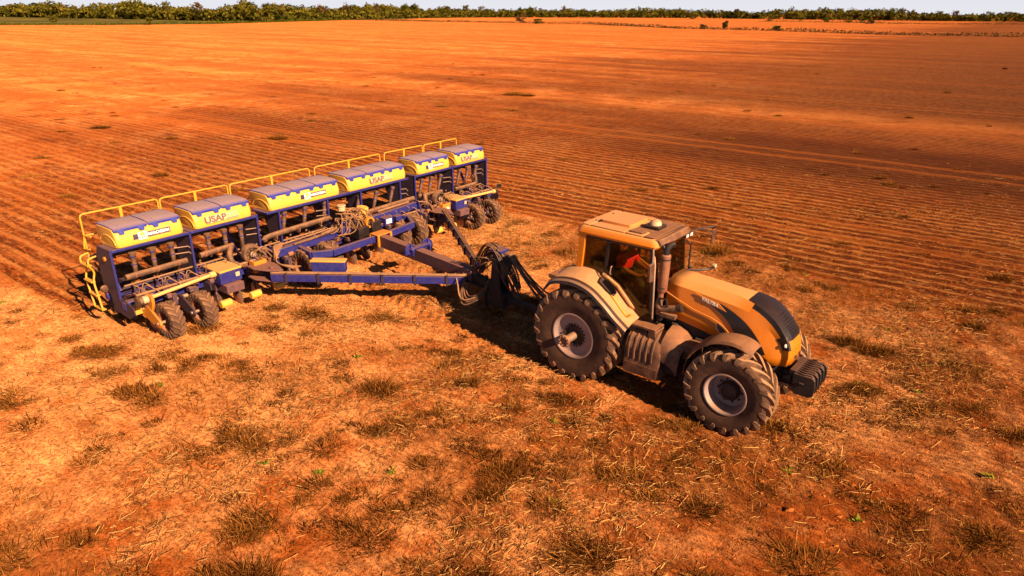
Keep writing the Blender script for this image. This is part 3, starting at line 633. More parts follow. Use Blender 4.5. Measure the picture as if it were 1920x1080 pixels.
for y in (-.5, -.34, .34, .5):
    q = B(); q.box((1.405, y, 2.79), (.05, .11, .07)); w = q.mk('work_lamp', M['black'], roof, .012); q = B(); q.box((1.433, y, 2.79), (.008, .09, .052)); q.mk('lamp_glass', M['lamp'], w)
q = B(); q.bx(.80, 1.10, -.14, .16, 2.928, 2.985); a = q.mk('antenna_base', M['black'], roof, .012)
q = B(); q.lathe([(.0, .10), (.05, .093), (.085, .07), (.105, .035), (.11, .0)], 'Z', (.95, .01, 2.986), 24); q.mk('antenna_dome', M['dome'], a)
# exhaust, intake
q = B(); q.tube([(1.44, -.53, 1.98), (1.455, -.53, 2.02), (1.47, -.53, 2.66), (1.47, -.53, 2.68)], [.06, .088, .088, .07], 20); q.tube([(1.42, -.52, 1.55), (1.44, -.53, 2.0)], .052, 16); ex = q.mk('exhaust_stack', M['rust'], tr)
q = B(); q.tube(catmull([(1.47, -.53, 2.66), (1.475, -.52, 2.76), (1.50, -.48, 2.83), (1.56, -.42, 2.86)], 5), .055, 14); q.mk('exhaust_outlet', M['black'], ex)
q = B(); q.cyl((1.45, -.53, 2.06), (1.45, -.53, 2.09), .093, n=20); q.cyl((1.465, -.53, 2.58), (1.465, -.53, 2.61), .093, n=20); q.mk('clamp_band', M['rimdark'], ex)
q = B(); q.tube(catmull([(1.44, -.52, 1.86), (1.43, -.56, 1.74), (1.50, -.57, 1.68), (1.64, -.56, 1.72), (1.82, -.54, 1.77)], 5), .062, 14); q.bx(1.52, 1.80, -.66, -.56, 1.58, 1.65); ik = q.mk('intake_pipe', M['pipe'], tr)
q = B(); q.cyl((1.80, -.54, 1.765), (1.86, -.535, 1.785), .075, n=16); q.tube([(1.46, -.58, 1.88), (1.6, -.62, 1.9), (1.62, -.60, 1.76)], .02); q.mk('intake_clamp', M['black'], ik)
# mirrors
q = B(); q.tube([(1.30, -.62, 2.77), (1.36, -.80, 2.80), (1.40, -.86, 2.72), (1.40, -.86, 2.3)], .014); mr = q.mk('mirror_arm', M['steel'], tr)
q = B(); q.loft([[Vector((1.40+x, p.x, p.y)) for p in [Vector((v.x, v.y)) for v in rrect(-.96, -.80, 2.26, 2.58, .03, 0)]] for x in (-.03, .0, .015)]); q.mk('mirror', M['brownplastic'], mr, .006)
q = B(); q.tube([(1.30, .62, 2.76), (1.42, .95, 2.80), (1.55, 1.18, 2.80)], .016); q.tube([(1.55, 1.18, 2.80), (1.56, 1.2, 2.45)], .012); q.tube([(1.38, .85, 2.80), (1.56, 1.19, 2.70)], .01); ml = q.mk('mirror_arm', M['black'], tr)
q = B(); q.box((1.56, 1.2, 2.6), (.03, .14, .28)); q.mk('mirror', M['brownplastic'], ml, .012)
q = B(); q.tube(catmull([(1.42, .40, 2.12), (1.52, .62, 2.08), (1.66, .85, 2.06), (1.75, .93, 2.10)], 4), .022); q.tube([(1.36, .69, 2.08), (1.44, .64, 2.1)], .015); la = q.mk('lamp_arm', M['black'], tr)
q = B(); q.lathe([(.0, .03), (.04, .02), (.045, .0), (.03, -.06), (.0, -.07)], 'X', (1.77, .94, 2.13), 16); q.mk('side_lamp', M['dome'], la)
# interior
q = B(); q.bx(.12, .58, -.24, .24, 1.72, 1.86); st = q.mk('seat', M['cabinside'], tr, .05)
q = B(); q.box((.12, 0, 2.14), (.14, .46, .62), Matrix.Rotation(R(-8), 3, 'Y')); q.mk('seat_back', M['cabinside'], st, .05)
q = B(); q.tube([(1.15, 0, 1.36), (1.08, 0, 1.8), (1.0, 0, 2.0)], .05); q.bx(1.12, 1.38, -.3, .3, 1.4, 1.95); cs = q.mk('steering_column', M['cabinside'], tr, .02)
q = B(); ring = [Vector((.98+.03, 0, 2.02))+Matrix.Rotation(R(-30), 3, 'Y') @ Vector((.19*math.cos(a), .19*math.sin(a), 0)) for a in np.linspace(0, 2*math.pi, 25)]; q.tube(ring, .014, 8); q.tube([ring[0], ring[12]], .012); q.mk('steering_wheel', M['black'], cs)
q = B(); q.bx(.05, .75, -.52, -.30, 1.7, 1.92); q.mk('side_console', M['cabinside'], tr, .03)
q = B(); q.box((.12, -.50, 2.16), (.22, .02, .16)); q.box((.05, .40, 2.5), (.2, .02, .14)); q.mk('monitor_screen', M['bluegrey'], tr, .008)
# hydraulic hoses at the back of the tractor
rnd = random.Random(4)
q = B()
for k in range(7):
    y = -.3+.1*k; q.tube(catmull([(-.45, y, 1.35), (-.8, y+.02, 1.15+.08*rnd.random()), (-1.4, .1+y*.5, .75+.2*rnd.random()), (-2.0, .15+y*.3, 1.05+.15*rnd.random()), (-2.55, .2+y*.2, 1.60)], 5), .018, 6)
q.mk('hydraulic_hose', M['hose'], tr)

# ---------------------------------------------------------------- driver
def skin(name, nodes, edges, mat, parent=None, sub=2, root=0):
    me = bpy.data.meshes.new(name); me.from_pydata([n[0] for n in nodes], edges, []); o = bpy.data.objects.new(name, me); COL.objects.link(o)
    m = o.modifiers.new('skin', 'SKIN'); m.use_smooth_shade = True
    for i, n in enumerate(nodes):
        r_ = n[1] if isinstance(n[1], tuple) else (n[1], n[1]); me.skin_vertices[0].data[i].radius = r_; me.skin_vertices[0].data[i].use_root = (i == root)
    s_ = o.modifiers.new('sub', 'SUBSURF'); s_.levels = sub; s_.render_levels = sub; me.materials.append(mat)
    if parent: o.parent = parent
    return o
# body in tractor coordinates, sitting on the seat with both hands on the wheel
N = [((.36, 0, 1.95), .15), ((.38, 0, 2.10), .14), ((.43, 0, 2.27), .155), ((.47, 0, 2.38), .07), ((.50, 0, 2.44), .06), ((.53, 0, 2.51), (.095, .10)), ((.54, 0, 2.60), (.088, .095)), ((.585, 0, 2.48), .06)]
E_ = [(0, 1), (1, 2), (2, 3), (3, 4), (4, 5), (5, 6), (5, 7)]
for s in (-1, 1):
    k = len(N); N += [((.43, s*.19, 2.31), .065), ((.55, s*.25, 2.10), .05), ((.78, s*.19, 2.02), .038), ((.84, s*.175, 2.03), .036), ((.89, s*.165, 2.05), (.022, .036))]
    E_ += [(2, k), (k, k+1), (k+1, k+2), (k+2, k+3), (k+3, k+4)]
    for f_ in range(4):                      # fingers curled round the rim, thumb on top
        j = len(N); yy = s*(.165+.016*(f_-1.5)); N += [((.915, yy, 2.06-.012*f_*0), .010), ((.945, yy, 2.05), .009), ((.945, yy, 2.025), .008)]; E_ += [(k+4, j), (j, j+1), (j+1, j+2)]
    j = len(N); N += [((.87, s*.13, 2.06), .011), ((.905, s*.125, 2.07), .009)]; E_ += [(k+3, j), (j, j+1)]
    k = len(N); N += [((.42, s*.10, 1.93), .10), ((.84, s*.18, 1.93), .07), ((.93, s*.19, 1.60), .052), ((.98, s*.19, 1.43), .045), ((1.13, s*.20, 1.40), .045)]
    E_ += [(0, k), (k, k+1), (k+1, k+2), (k+2, k+3), (k+3, k+4)]
pr = skin('person', N, E_, M['skin'], None, 1); pr.location = T_O; pr.rotation_euler = (0, 0, T_YAW)
tag(pr, 'driver in a red shirt and green cap seated inside the tractor cab', 'person')
N = [((.36, 0, 1.96), .165), ((.38, 0, 2.10), .157), ((.43, 0, 2.27), .172), ((.465, 0, 2.36), .085)]; E_ = [(0, 1), (1, 2), (2, 3)]
for s in (-1, 1): k = len(N); N += [((.43, s*.20, 2.31), .082), ((.50, s*.235, 2.19), .068), ((.545, s*.25, 2.12), .064)]; E_ += [(2, k), (k, k+1), (k+1, k+2)]
skin('shirt', N, E_, M['red'], pr, 2)
N = [((.36, 0, 1.94), .16)]; E_ = []
for s in (-1, 1): k = len(N); N += [((.45, s*.10, 1.93), .11), ((.845, s*.18, 1.93), .082), ((.93, s*.19, 1.60), .066), ((.97, s*.19, 1.47), .062)]; E_ += [(0, k), (k, k+1), (k+1, k+2), (k+2, k+3)]
skin('trousers', N, E_, M['trouser'], pr, 2)
q = B(); q.lathe([(.0, .115), (.05, .108), (.09, .075), (.108, .03), (.108, -.01)], 'Z', (.545, 0, 2.585), 20); q.prism([(.62, -.08, 2.585), (.74, -.05, 2.57), (.74, .05, 2.57), (.62, .08, 2.585)], (0, 0, .01)); q.mk('cap', M['cap'], pr)
# ---------------------------------------------------------------- seed planter (x = u forward, y = v to its left, z up)
pt = thing('seed_planter', 'wide blue folding seed planter with six yellow seed tanks behind the tractor', 'planter', P_O, P_YAW)
# tanks
TP = [(.04, 1.875), (.085, 1.90), (.10, 1.98), (.085, 2.09), (.035, 2.19), (-.03, 2.265), (-.10, 2.285), (-.68, 2.29), (-.76, 2.27), (-.80, 2.18), (-.78, 2.03), (-.68, 1.92), (-.58, 1.875)]
def tank(v0, v1, nlid, words):
    L = v1-v0; t = B(); cu, cz = -.35, 2.08
    rings = []
    for v, k in ((v0, .90), (v0+.015, .95), (v0+.05, .985), (v0+.10, 1.0), (v1-.10, 1.0), (v1-.05, .985), (v1-.015, .95), (v1, .90)):
        rings.append([Vector((cu+(u-cu)*k, v, cz+(z-cz)*(.5+.5*k))) for u, z in TP])
    t.loft(rings); o = t.mk('seed_tank', M['yellow'], pt)
    for v in (v0, v1):                                           # moulded arch on the tank ends
        q = B(); s = -1 if v == v0 else 1; q.tube([(-.30+.34*math.cos(a), v+s*.004, 1.93+.20*math.sin(a)) for a in np.linspace(.1, 2.9, 12)], .012, 6); q.mk('end_rib', M['yellow'], o)
    w = L/nlid
    for i in range(nlid):
        a, b_ = v0+i*w+.012, v0+(i+1)*w-.012; q = B()
        prof = [(.045, 2.222), (.042, 2.262), (-.02, 2.300), (-.20, 2.318), (-.40, 2.325), (-.62, 2.322), (-.76, 2.310), (-.79, 2.29), (-.78, 2.27), (-.40, 2.30), (-.06, 2.275), (.015, 2.215)]
        q.loft([[Vector((-.39+(u+.39)*k, y, 2.28+(z-2.28)*kz)) for u, z in prof] for y, k, kz in ((a, .985, .75), (a+.03, 1.0, 1.0), (b_-.03, 1.0, 1.0), (b_, .985, .75))])
        y = a+(b_-a)*.22; q.tube([(-.08, y, 2.308), (-.40, y, 2.324), (-.70, y, 2.316)], .006, 5)
        for r_ in (.2, .8):                                       # latch tabs over the front edge
            y = a+(b_-a)*r_; q.prism([(.035, y-.075, 2.255), (.035, y+.075, 2.255), (.068, y+.045, 2.165), (.068, y-.045, 2.165)], (.018, 0, .006))
        q.mk('lid', M['lidblue'], o, .006)
    # print on the front face; the face leans back by about 20 degrees
    v = (v0+v1)/2; x, z = .096, 2.06
    base = Matrix.Translation((x, v, z)) @ Matrix.Rotation(R(90), 4, 'Z') @ Matrix.Rotation(R(90), 4, 'X') @ Matrix.Rotation(R(-14), 4, 'X')
    def panel(x0, x1, y0, y1, off, mat, name, slant=0.0):
        q = B(); q.prism([base @ Vector(p) for p in ((x0, y0, off), (x1, y0, off), (x1+slant, y1, off), (x0+slant, y1, off))], base.to_3x3() @ Vector((0, 0, .003))); q.mk(name, M[mat], o)
    if words == 'USAP':
        off = -.05 if nlid == 2 else .1
        panel(-.40+off, .42+off, -.095, .075, .004, 'fadeprint', 'print_panel')
        text_mesh('lettering', 'USAP', .20, M['greyink'], base @ Matrix.Translation((-.17+off, -.01, .014)), o, .0055, .003, 1.15)
        panel(.08+off, .40+off, -.078, -.062, .008, 'greyink', 'print_line')
    else:
        off = .02 if nlid == 2 else .22
        panel(-.40+off, .40+off, -.055, .055, .004, 'ink', 'print_panel', .01)
        panel(-.30+off, -.10+off, -.085, .075, .008, 'white', 'print_panel', .01)
        q = B(); q.loft([[base @ Vector((-.20+off+.055*math.cos(a), .03+.038*math.sin(a), zz)) for a in np.linspace(0, 2*math.pi, 13)[:-1]] for zz in (.011, .013)]); q.mk('emblem', M['yellow'], o)
        text_mesh('lettering', 'TATU', .075, M['greyink'], base @ Matrix.Translation((-.20+off, -.045, .014)), o, .003, .001, 1.0)
        text_mesh('lettering', 'MARCHESAN', .085, M['white'], base @ Matrix.Translation((.15+off, .0, .010)), o, .004, .001, .92)
    return o
TANKS = [(-6.02, -4.58, 2, 'TATU'), (-4.30, -2.86, 2, 'USAP'), (-2.34, -.16, 3, 'TATU'), (.16, 2.34, 3, 'USAP'), (2.86, 4.30, 2, 'TATU'), (4.62, 6.06, 2, 'USAP')]
for a in TANKS: tank(*a)
# tray under each section, end plates
for v0, v1 in ((-6.17, -2.73), (-2.45, 2.45), (2.73, 6.17)):
    q = B(); q.bx(-.56, .06, v0, v1, 1.82, 1.868); q.bx(.055, .085, v0, v1, 1.825, 1.885); q.mk('tank_tray', M['blue'], pt, .006)
    q = B(); q.bx(-.50, -.05, v0+.05, v1-.05, 1.74, 1.815); q.mk('tray_underside', M['black'], pt, .01)
    q = B(); q.tube([(-.58, v0+.05, 1.60), (-.58, v1-.05, 1.60)], .022); q.mk('rear_rail', M['yellowsteel'], pt)
for v in (-6.17, -4.45, -2.73, -2.10, -.58, .58, 2.10, 2.73, 4.45, 6.17):
    inner = abs(v) in (2.10, .58); q = B(); zb = 1.02 if inner else .80
    q.prism([(.05, v-.012, 1.88), (-.50, v-.012, 1.88), (-.62, v-.012, 1.66), (-.58 if not inner else -.4, v-.012, zb+.12), (-.30, v-.012, zb), (.05, v-.012, zb)], (0, .024, 0)); e = q.mk('support_plate', M['plate'], pt, .004)
    q = B(); q.bx(.045, .085, v-.022, v+.022, zb-.05, 1.90); q.mk('plate_edge', M['blue'], e, .004)
    if abs(v) > 6:
        q = B(); s = -1 if v < 0 else 1; q.tube([(-.20, v+s*.02, 1.66), (-.20, v+s*.05, 1.66)], .05, 14); q.mk('reflector', M['amber'], e)
    if not inner:
        q = B(); q.prism([(.05, v-.014, zb), (-.35, v-.014, zb), (-.25, v-.014, .48), (.35, v-.014, .42), (.62, v-.014, .60), (.60, v-.014, .74), (.2, v-.014, .82)], (0, .028, 0)); q.mk('foot_plate', M['plate'], e, .004)
# toolbars
for v0, v1 in ((-6.2, -2.95), (-2.75, 2.75), (2.95, 6.2)):
    q = B(); q.bx(.12, .30, v0, v1, .60, .78); q.mk('toolbar', M['blue'], pt, .012)
    q = B(); q.bx(-.62, -.48, v0, v1, .66, .80); q.mk('rear_toolbar', M['blue'], pt, .012)
    q = B(); q.tube([(.42, v0+.2, .92), (.42, v1-.2, .92)], .028); q.tube([(-.05, v0+.2, 1.02), (-.05, v1-.2, 1.02)], .02); q.mk('drive_shaft', M['tanhose'], pt)
# walkway, handrails, ladder
for v0, v1 in ((-6.15, -4.47), (-4.42, -2.70), (-2.63, -.20), (-.02, 2.43), (2.62, 4.30), (4.37, 5.98)):
    z0, z1, u = 1.50, 2.45, -1.10; vm = (v0+v1)/2; r_ = .06
    path = [(u, v0, z0-.02), (u, v0, z1-r_), (u, v0+.02, z1-.02), (u, v0+r_, z1), (u, v1-r_, z1), (u, v1-.02, z1-.02), (u, v1, z1-r_), (u, v1, z0-.02)]
    q = B(); q.tube(path, .017, 8); q.bx(u-.012, u+.012, vm-.03, vm+.03, z0-.02, z1); q.tube([(u, v0, 1.98), (u, v1, 1.98)], .018); q.mk('hand_rail', M['yellowsteel'], pt)
    q = B()
    for k in range(5): q.bx(-1.12+k*.085, -1.05+k*.085, v0, v1, 1.50, 1.53)
    for k in range(6): y = v0+.03+(v1-v0-.06)*k/5; q.bx(-1.12, -.66, y-.012, y+.012, 1.46, 1.498)
    q.mk('walkway', M['plate'], pt)
q = B()
for u in (-1.02, -.66): q.tube(catmull([(u, -6.18, 1.62), (u, -6.34, 1.58), (u+.02, -6.36, 1.45), (u-.02, -6.28, 1.28), (u+.02, -6.34, 1.08), (u+.14, -6.36, .78), (u+.26, -6.38, .50)], 4), .02, 8)
ld = q.mk('ladder', M['yellowsteel'], pt)
for z, du in ((1.45, .02), (1.08, .02), (.80, .13), (.50, .26)):
    q = B(); q.box((-.84+du, -6.35, z), (.36, .09, .03)); q.mk('rung', M['yellowsteel'], ld, .006)
q = B(); q.tube([(-.9, -6.17, 1.72), (-1.10, -6.2, 1.70), (-1.10, -6.15, 1.98)], .018); q.tube([(-1.10, -6.15, 1.98), (-.78, -6.15, 2.02)], .018); q.mk('gate_rail', M['yellowsteel'], pt)
# seed hoses under every tank, air pipes
hs = B(); hs.tube([(0, 0, 1.70), (0, 0, 1.64), (0, .0, 1.60), (.015, .0, 1.42), (.02, .0, 1.15)], [.075, .075, .055, .05, .042], 12); hs_me = hs.mesh('seed_hose', M['pipe'])
cb = B()
for z, r_ in ((1.62, .068), (1.44, .06)): cb.cyl((.008, 0, z-.012), (.008, 0, z+.012), r_, n=14)
cb_me = cb.mesh('hose_clamp', M['blue'])
for v0, v1, n, _ in TANKS:
    k = 3
    for i in range(k):
        v = v0+(v1-v0)*(i+.75)/(k+.4); tilt = 0 if v < -2.6 else (-.35 if v > .1 else -.2)
        o = part_mesh('seed_hose', hs_me, pt, (-.06, v, 0), (0, 0, 0)); part_mesh('hose_clamp', cb_me, o)
        if tilt: o.rotation_euler = (tilt, 0, 0); o.location = (-.06, v+1.7*math.sin(tilt)*1.0, .1)
for path, r_ in (([(.06, -5.98, 1.235), (.06, -4.62, 1.245)], .065), ([(.06, -4.30, 1.27), (.06, -3.45, 1.30)], .065), ([(.10, -2.60, 1.20), (.10, -2.45, 1.285), (.10, -.75, 1.33), (.10, -.62, 1.30)], .068), ([(.10, .72, 1.19), (.10, 2.60, 1.225)], .068), ([(.06, 2.85, 1.22), (.06, 3.9, 1.18)], .06), ([(.06, 4.55, 1.12), (.06, 5.5, 1.12), (.06, 5.62, 1.22), (.0, 5.64, 1.4)], .06)):
    q = B(); q.tube(catmull(path, 4), r_, 14); o = q.mk('air_pipe', M['pipe'], pt)
    a, c = Vector(path[0]), Vector(path[-1]); q = B()
    for k in (.15, .5, .85): p = a.lerp(c, k); q.cyl((p.x, p.y-.012, p.z), (p.x, p.y+.012, p.z), r_+.012, n=14)
    q.mk('pipe_band', M['rust'], o)
q = B()
for v in (-4.8, -3.0, -.9, 2.1, 4.1, 5.7):
    for z in (1.42, 1.56): q.tube([(-.05, v, z), (-.0, v+.30, z-.02), (.02, v+.36, z-.10)], .011, 6)
q.mk('bracket_rod', M['steel'], pt)
# fans with their ducts and electric boxes
for v, s in ((-3.2, 1), (3.42, -1)):
    c = (.36, v, 1.08); q = B()
    q.lathe([(.05, -.10), (.20, -.10), (.235, -.08), (.25, .0), (.235, .085), (.205, .10), (.17, .095), (.165, .02), (.0, .02)], 'X', c, 28); f = q.mk('fan', M['pipe'], pt)
    q = B(); q.lathe([(.0, .07), (.05, .065), (.06, .03), (.06, .0)], 'X', (c[0], v, c[2]), 16)
    for k in range(8): a = 2*math.pi*k/8; q.beam((c[0]+.03, v+.05*math.cos(a), c[2]+.05*math.sin(a)), (c[0]+.035, v+.16*math.cos(a+.2), c[2]+.16*math.sin(a+.2)), .035, .006, up=(1, 0, 0))
    q.mk('fan_rotor', M['rimdark'], f)
    q = B(); q.tube([(c[0]+.09, v+.06*math.cos(a), c[2]+.06*math.sin(a)) for a in np.linspace(0, 5, 10)], .02); q.box((c[0]+.12, v, c[2]), (.07, .10, .08)); q.mk('fan_motor', M['steel'], f, .008)
    q = B(); q.tube(catmull([(c[0]-.02, v-.1, c[2]-.22), (c[0]+.02, v-.38, c[2]-.20), (c[0], v-.52, c[2]-.05), (c[0]-.1, v-.48, c[2]+.12), (c[0]-.25, v-.35, c[2]+.18)], 5), .07, 14); q.mk('fan_duct', M['pipe'], f)
    for k in range(3):
        q = B(); r0 = .09+.045*k; q.tube(catmull([(c[0]+.12, v, c[2]+.02), (c[0]+.20, v+r0, c[2]+.13+.02*k), (c[0]+.22, v+r0*2.2, c[2]+.02), (c[0]+.25, v+r0*2.6+.1, c[2]-.22)], 5), .015, 6); q.mk('fan_hose', M['tanhose'], f)
    q = B(); q.bx(.66, .71, v-.17, v+.17, .70, .98); q.bx(.5, .66, v-.17, v-.13, .70, .98); q.bx(.5, .66, v+.13, v+.17, .70, .98); m_ = q.mk('marker_box', M['amber'], pt, .008)
    q = B(); q.cyl((.712, v+.02, .83), (.745, v+.02, .83), .055, n=16); q.mk('marker_lamp', M['lamp'], m_)
for v in (-4.05, 4.0):
    q = B(); q.bx(.20, .82, v-.27, v+.27, .72, 1.0); bx_ = q.mk('drive_box', M['blue'], pt, .012); q = B(); q.prism([(.16, v-.28, 1.003), (.84, v-.28, 1.003), (.84, v+.28, 1.003), (.16, v+.28, 1.003)], (0, 0, .045)); q.mk('drive_box_cover', M['dustyellow'], bx_, .012)
    q = B(); q.bx(.30, .95, v-.22, v+.22, .52, .715); q.mk('lower_box', M['beam'], pt, .01)
    q = B(); q.bx(.842, .85, v+.10, v+.2, .84, .94); q.mk('sticker', M['dome'], bx_)
# yellow drive tubes in front of the wing toolbars
for a, c in (((.72, -6.0, .90), (.62, -4.36, .96)), ((.62, 4.3, .96), (.72, 5.75, .92))):
    q = B(); q.tube([a, c], .040, 14); o = q.mk('telescopic_shaft', M['cream'], pt)
    for p, r_ in ((a, .085), (c, .07)):
        q = B(); q.cyl((p[0], p[1]-.09, p[2]), (p[0], p[1]+.09, p[2]), r_, n=18); q.mk('shaft_joint', M['dome' if p is a else 'cream'], o, .01)
    q = B(); p = a if a[1] < 0 else c; s = -1 if a[1] < 0 else 1
    for k in range(6): q.cyl((p[0], p[1]-s*(.02+k*.02)+s*.16, p[2]), (p[0], p[1]-s*(.028+k*.02)+s*.16, p[2]), .105, n=18)
    q.mk('clutch_disc', M['pipe'], o)
# gauge wheels on swing arms
ty_p = tyre_mesh(.41, .30, .235, 17, .024, .040, .34, [M['paletyre'], M['palelug']])
rim = B(); rim.lathe([(.225, .13), (.245, .135), (.25, .12), (.22, .1), (.21, 0), (.22, -.1), (.25, -.12), (.245, -.135), (.225, -.13), (.205, -.10), (.20, -.02), (.17, -.015), (.17, .015), (.2, .02), (.205, .1), (.225, .13)], n=32)
for k in range(4): a = 2*math.pi*k/4+.4; rim.beam((.04*math.cos(a), 0, .04*math.sin(a)), (.19*math.cos(a), 0, .19*math.sin(a)), .035, .03, up=(0, 1, 0))
rim.cyl((0, -.07, 0), (0, .07, 0), .045); rim_me = rim.mesh('wheel_rim', M['rust'])
def gauge(u, v, arm, rad=1.0):
    w = part_mesh('gauge_wheel', rim_me, pt, (u, v, .40*rad), (0, 0, 0), (rad, rad, rad)); part_mesh('tyre', ty_p, w, rot=(0, rnd.random(), 0))
    if arm:
        s = arm[0]; q = B(); y = v+s*.235
        q.prism([(u-.64, y-.02, .58), (u-.54, y-.02, .70), (u-.34, y-.02, .71), (u+.06, y-.02, .48), (u+.10, y-.02, .38), (u+.02, y-.02, .29), (u-.25, y-.02, .33), (u-.60, y-.02, .45)], (0, .045, 0)); o = q.mk('swing_arm', M[arm[1]], pt, .008)
        q = B(); q.cyl((u, y-.05, .40), (u, v, .40), .035); q.cyl((u-.55, y-.04, .60), (u-.55, v+s*.02, .60), .05); q.mk('arm_pin', M['steel'], o)
gauge(.98, -5.66, (-1, 'amber')); gauge(1.0, -4.92, (-1, 'plate')); gauge(.95, 4.42, (-1, 'plate')); gauge(1.0, 5.20, (-1, 'plate'))
q = B(); q.box((.30, -5.97, .60), (.22, .20, .20), Matrix.Rotation(R(15), 3, 'Y')); q.mk('arm_bumper', M['yellow'], pt, .015)
q = B(); q.prism([(.62, -5.90, .98), (.86, -5.90, .96), (.86, -5.90, .80), (.76, -5.90, .62), (.64, -5.90, .66), (.58, -5.90, .84)], (0, .06, 0)); q.mk('bearing_bracket', M['amber'], pt, .01)
for u, v in ((.75, -1.95), (.75, -1.28), (.60, 1.35), (.60, 2.05)): gauge(u, v, None, 1.18)
for v in (-1.6, 1.7):
    q = B(); q.cyl((.72 if v < 0 else .58, v-.45, .47), (.72 if v < 0 else .58, v+.45, .47), .05); q.beam((.70 if v < 0 else .56, v, .47), (.2, v, .70), .16, .14); q.mk('wheel_axle', M['blue'], pt)
# row units: linkage, meter, opener disc, press wheels
ru = B(); ru.bx(-.02, .10, -.09, .09, .52, .86); ru.beam((.0, -.07, .78), (-.42, -.07, .64), .02, .05); ru.beam((.0, .07, .78), (-.42, .07, .64), .02, .05); ru.beam((.0, -.07, .60), (-.42, -.07, .46), .02, .05); ru.beam((.0, .07, .60), (-.42, .07, .46), .02, .05)
ru.bx(-.85, -.40, -.06, .06, .36, .62); ru.prism([(-.70, -.03, .40), (-.55, -.03, .40), (-.60, -.03, .06), (-.66, -.03, .06)], (0, .06, 0)); ru.bx(.28, .52, -.05, .05, .50, .74); ru.beam((.40, 0, .55), (.46, 0, .22), .05, .06)
ru_me = ru.mesh('row_unit', M['clutter'])
mt = B(); mt.cyl((-.58, -.12, .78), (-.58, .10, .78), .13, n=18); mt.bx(-.68, -.48, -.08, .08, .86, 1.0); mt_me = mt.mesh('seed_meter', M['plate'])
dc = B(); dc.lathe([(.0, -.012), (.21, -.004), (.215, 0), (.21, .004), (.0, .012)], 'Y', (.46, .0, .20), 28); dc_me = dc.mesh('coulter_disc', M['steel']); do = B(); do.lathe([(.0, -.03), (.19, -.012), (.19, .0), (.0, .01)], 'Y', (-.62, .05, .17), 24); do_me = do.mesh('opener_disc', M['steel'])
pw = B(); pw.lathe([(.03, -.03), (.15, -.03), (.165, -.015), (.165, .015), (.15, .03), (.03, .03)], 'Y', (-1.05, -.07, .16), 20); pw.lathe([(.03, -.03), (.15, -.03), (.165, -.015), (.165, .015), (.15, .03), (.03, .03)], 'Y', (-1.05, .07, .16), 20); pw.beam((-.80, 0, .45), (-1.05, 0, .16), .04, .05); pw_me = pw.mesh('press_wheel', M['black'])
rows_v = [-5.75+.5*k for k in range(24)]
for v in rows_v:
    o = part_mesh('row_unit', ru_me, pt, (0, v, 0)); part_mesh('seed_meter', mt_me, o); part_mesh('coulter_disc', dc_me, o); part_mesh('opener_disc', do_me, o); part_mesh('press_wheel', pw_me, o)
# dusty castings, chain guards and levers above the toolbar
for v in rows_v:
    j = rnd.random(); q = B(); q.bx(.02, .34+.1*j, v-.15, v+.12, .80, .845+.03*j); q.bx(.10, .22, v-.04, v+.05, .845+.03*j, .95+.05*j); o = q.mk('unit_bracket', M['clutter'], pt, .008)
    q = B(); q.bx(.35, .43, v+.10, v+.15, .74, 1.0); q.mk('bracket_post', M['blue'], o, .006)
    q = B(); q.cyl((.50+.06*j, v-.08, .86), (.50+.06*j, v+.06, .86), .05+.02*j, n=12); q.mk('chain_wheel', M['rust'], o)
    q = B(); q.tube([(.30, v-.12, .84), (.36+.1*j, v-.14, 1.05+.12*j), (.30, v-.20, 1.10+.12*j)], .011, 6); q.mk('lever', M['tanhose'], o)
    q = B(); q.bx(.46, .62, v-.20, v-.10, .70+.05*j, .80+.05*j); q.mk('guard_box', M['clutter'], o, .01)
    q = B(); q.tube([(-.25, v+.04, .80), (-.18, v+.02, 1.0), (-.06, v, 1.12)], .024, 8); q.mk('drop_tube', M['pipe'], o)
    q = B(); q.tube(catmull([(.2, v, .95), (.32, v+.05, 1.04), (.45, v+.12, .98), (.50, v+.22, .88), (.42, v+.28, .84)], 4), .012, 6); q.tube(catmull([(.05, v+.05, .86), (-.02, v+.15, .98), (.06, v+.24, .90)], 4), .012, 6); q.mk('cable', M['tanhose'], o)
# centre frame
q = B()
q.beam((.52, -2.62, .96), (.44, -.42, 1.0), .16, .20); q.mk('centre_beam', M['blue'], pt, .012)
q = B(); q.beam((.30, .55, 1.02), (.25, 2.55, 1.06), .16, .20); q.mk('centre_beam', M['blue'], pt, .012)
q = B(); q.prism([(.25, 2.50, 1.22), (.42, 2.50, 1.20), (.46, 2.50, .85), (.36, 2.50, .68), (.22, 2.50, .80)], (0, .05, 0)); q.mk('pivot_plate', M['blue'], pt, .006)
FR = [(.42, -1.95, .92), (1.16, -2.05, .90), (1.42, -1.62, .90), (1.45, -.35, .92), (1.42, .35, .92), (1.28, 1.35, .90), (.75, 1.72, .90), (.40, 1.55, .92)]
for a, c in zip(FR[:-1], FR[1:]):
    q = B(); q.beam(a, c, .11, .17); q.mk('front_frame', M['blue'], pt, .008)
q = B(); q.bx(1.30, 1.62, -.28, .22, 1.02, 1.05); q.bx(1.28, 1.33, -.28, -.22, .72, 1.03); q.bx(1.57, 1.63, -.28, -.22, .72, 1.03); q.bx(1.28, 1.33, .16, .22, .72, 1.03); q.bx(1.57, 1.63, .16, .22, .72, 1.03); q.mk('frame_clamp', M['amber'], pt, .01)
q = B(); q.tube([(.60, -2.15, 1.08), (.62, -1.25, 1.12)], .03); q.tube([(.60, -1.30, 1.12), (.55, -.60, 1.16)], .05, 12); q.mk('lift_cylinder', M['pipe'], pt)
q = B(); q.tube([(.30, .95, 1.20), (.28, 2.2, 1.22)], .03); q.mk('hydraulic_line', M['tanhose'], pt)
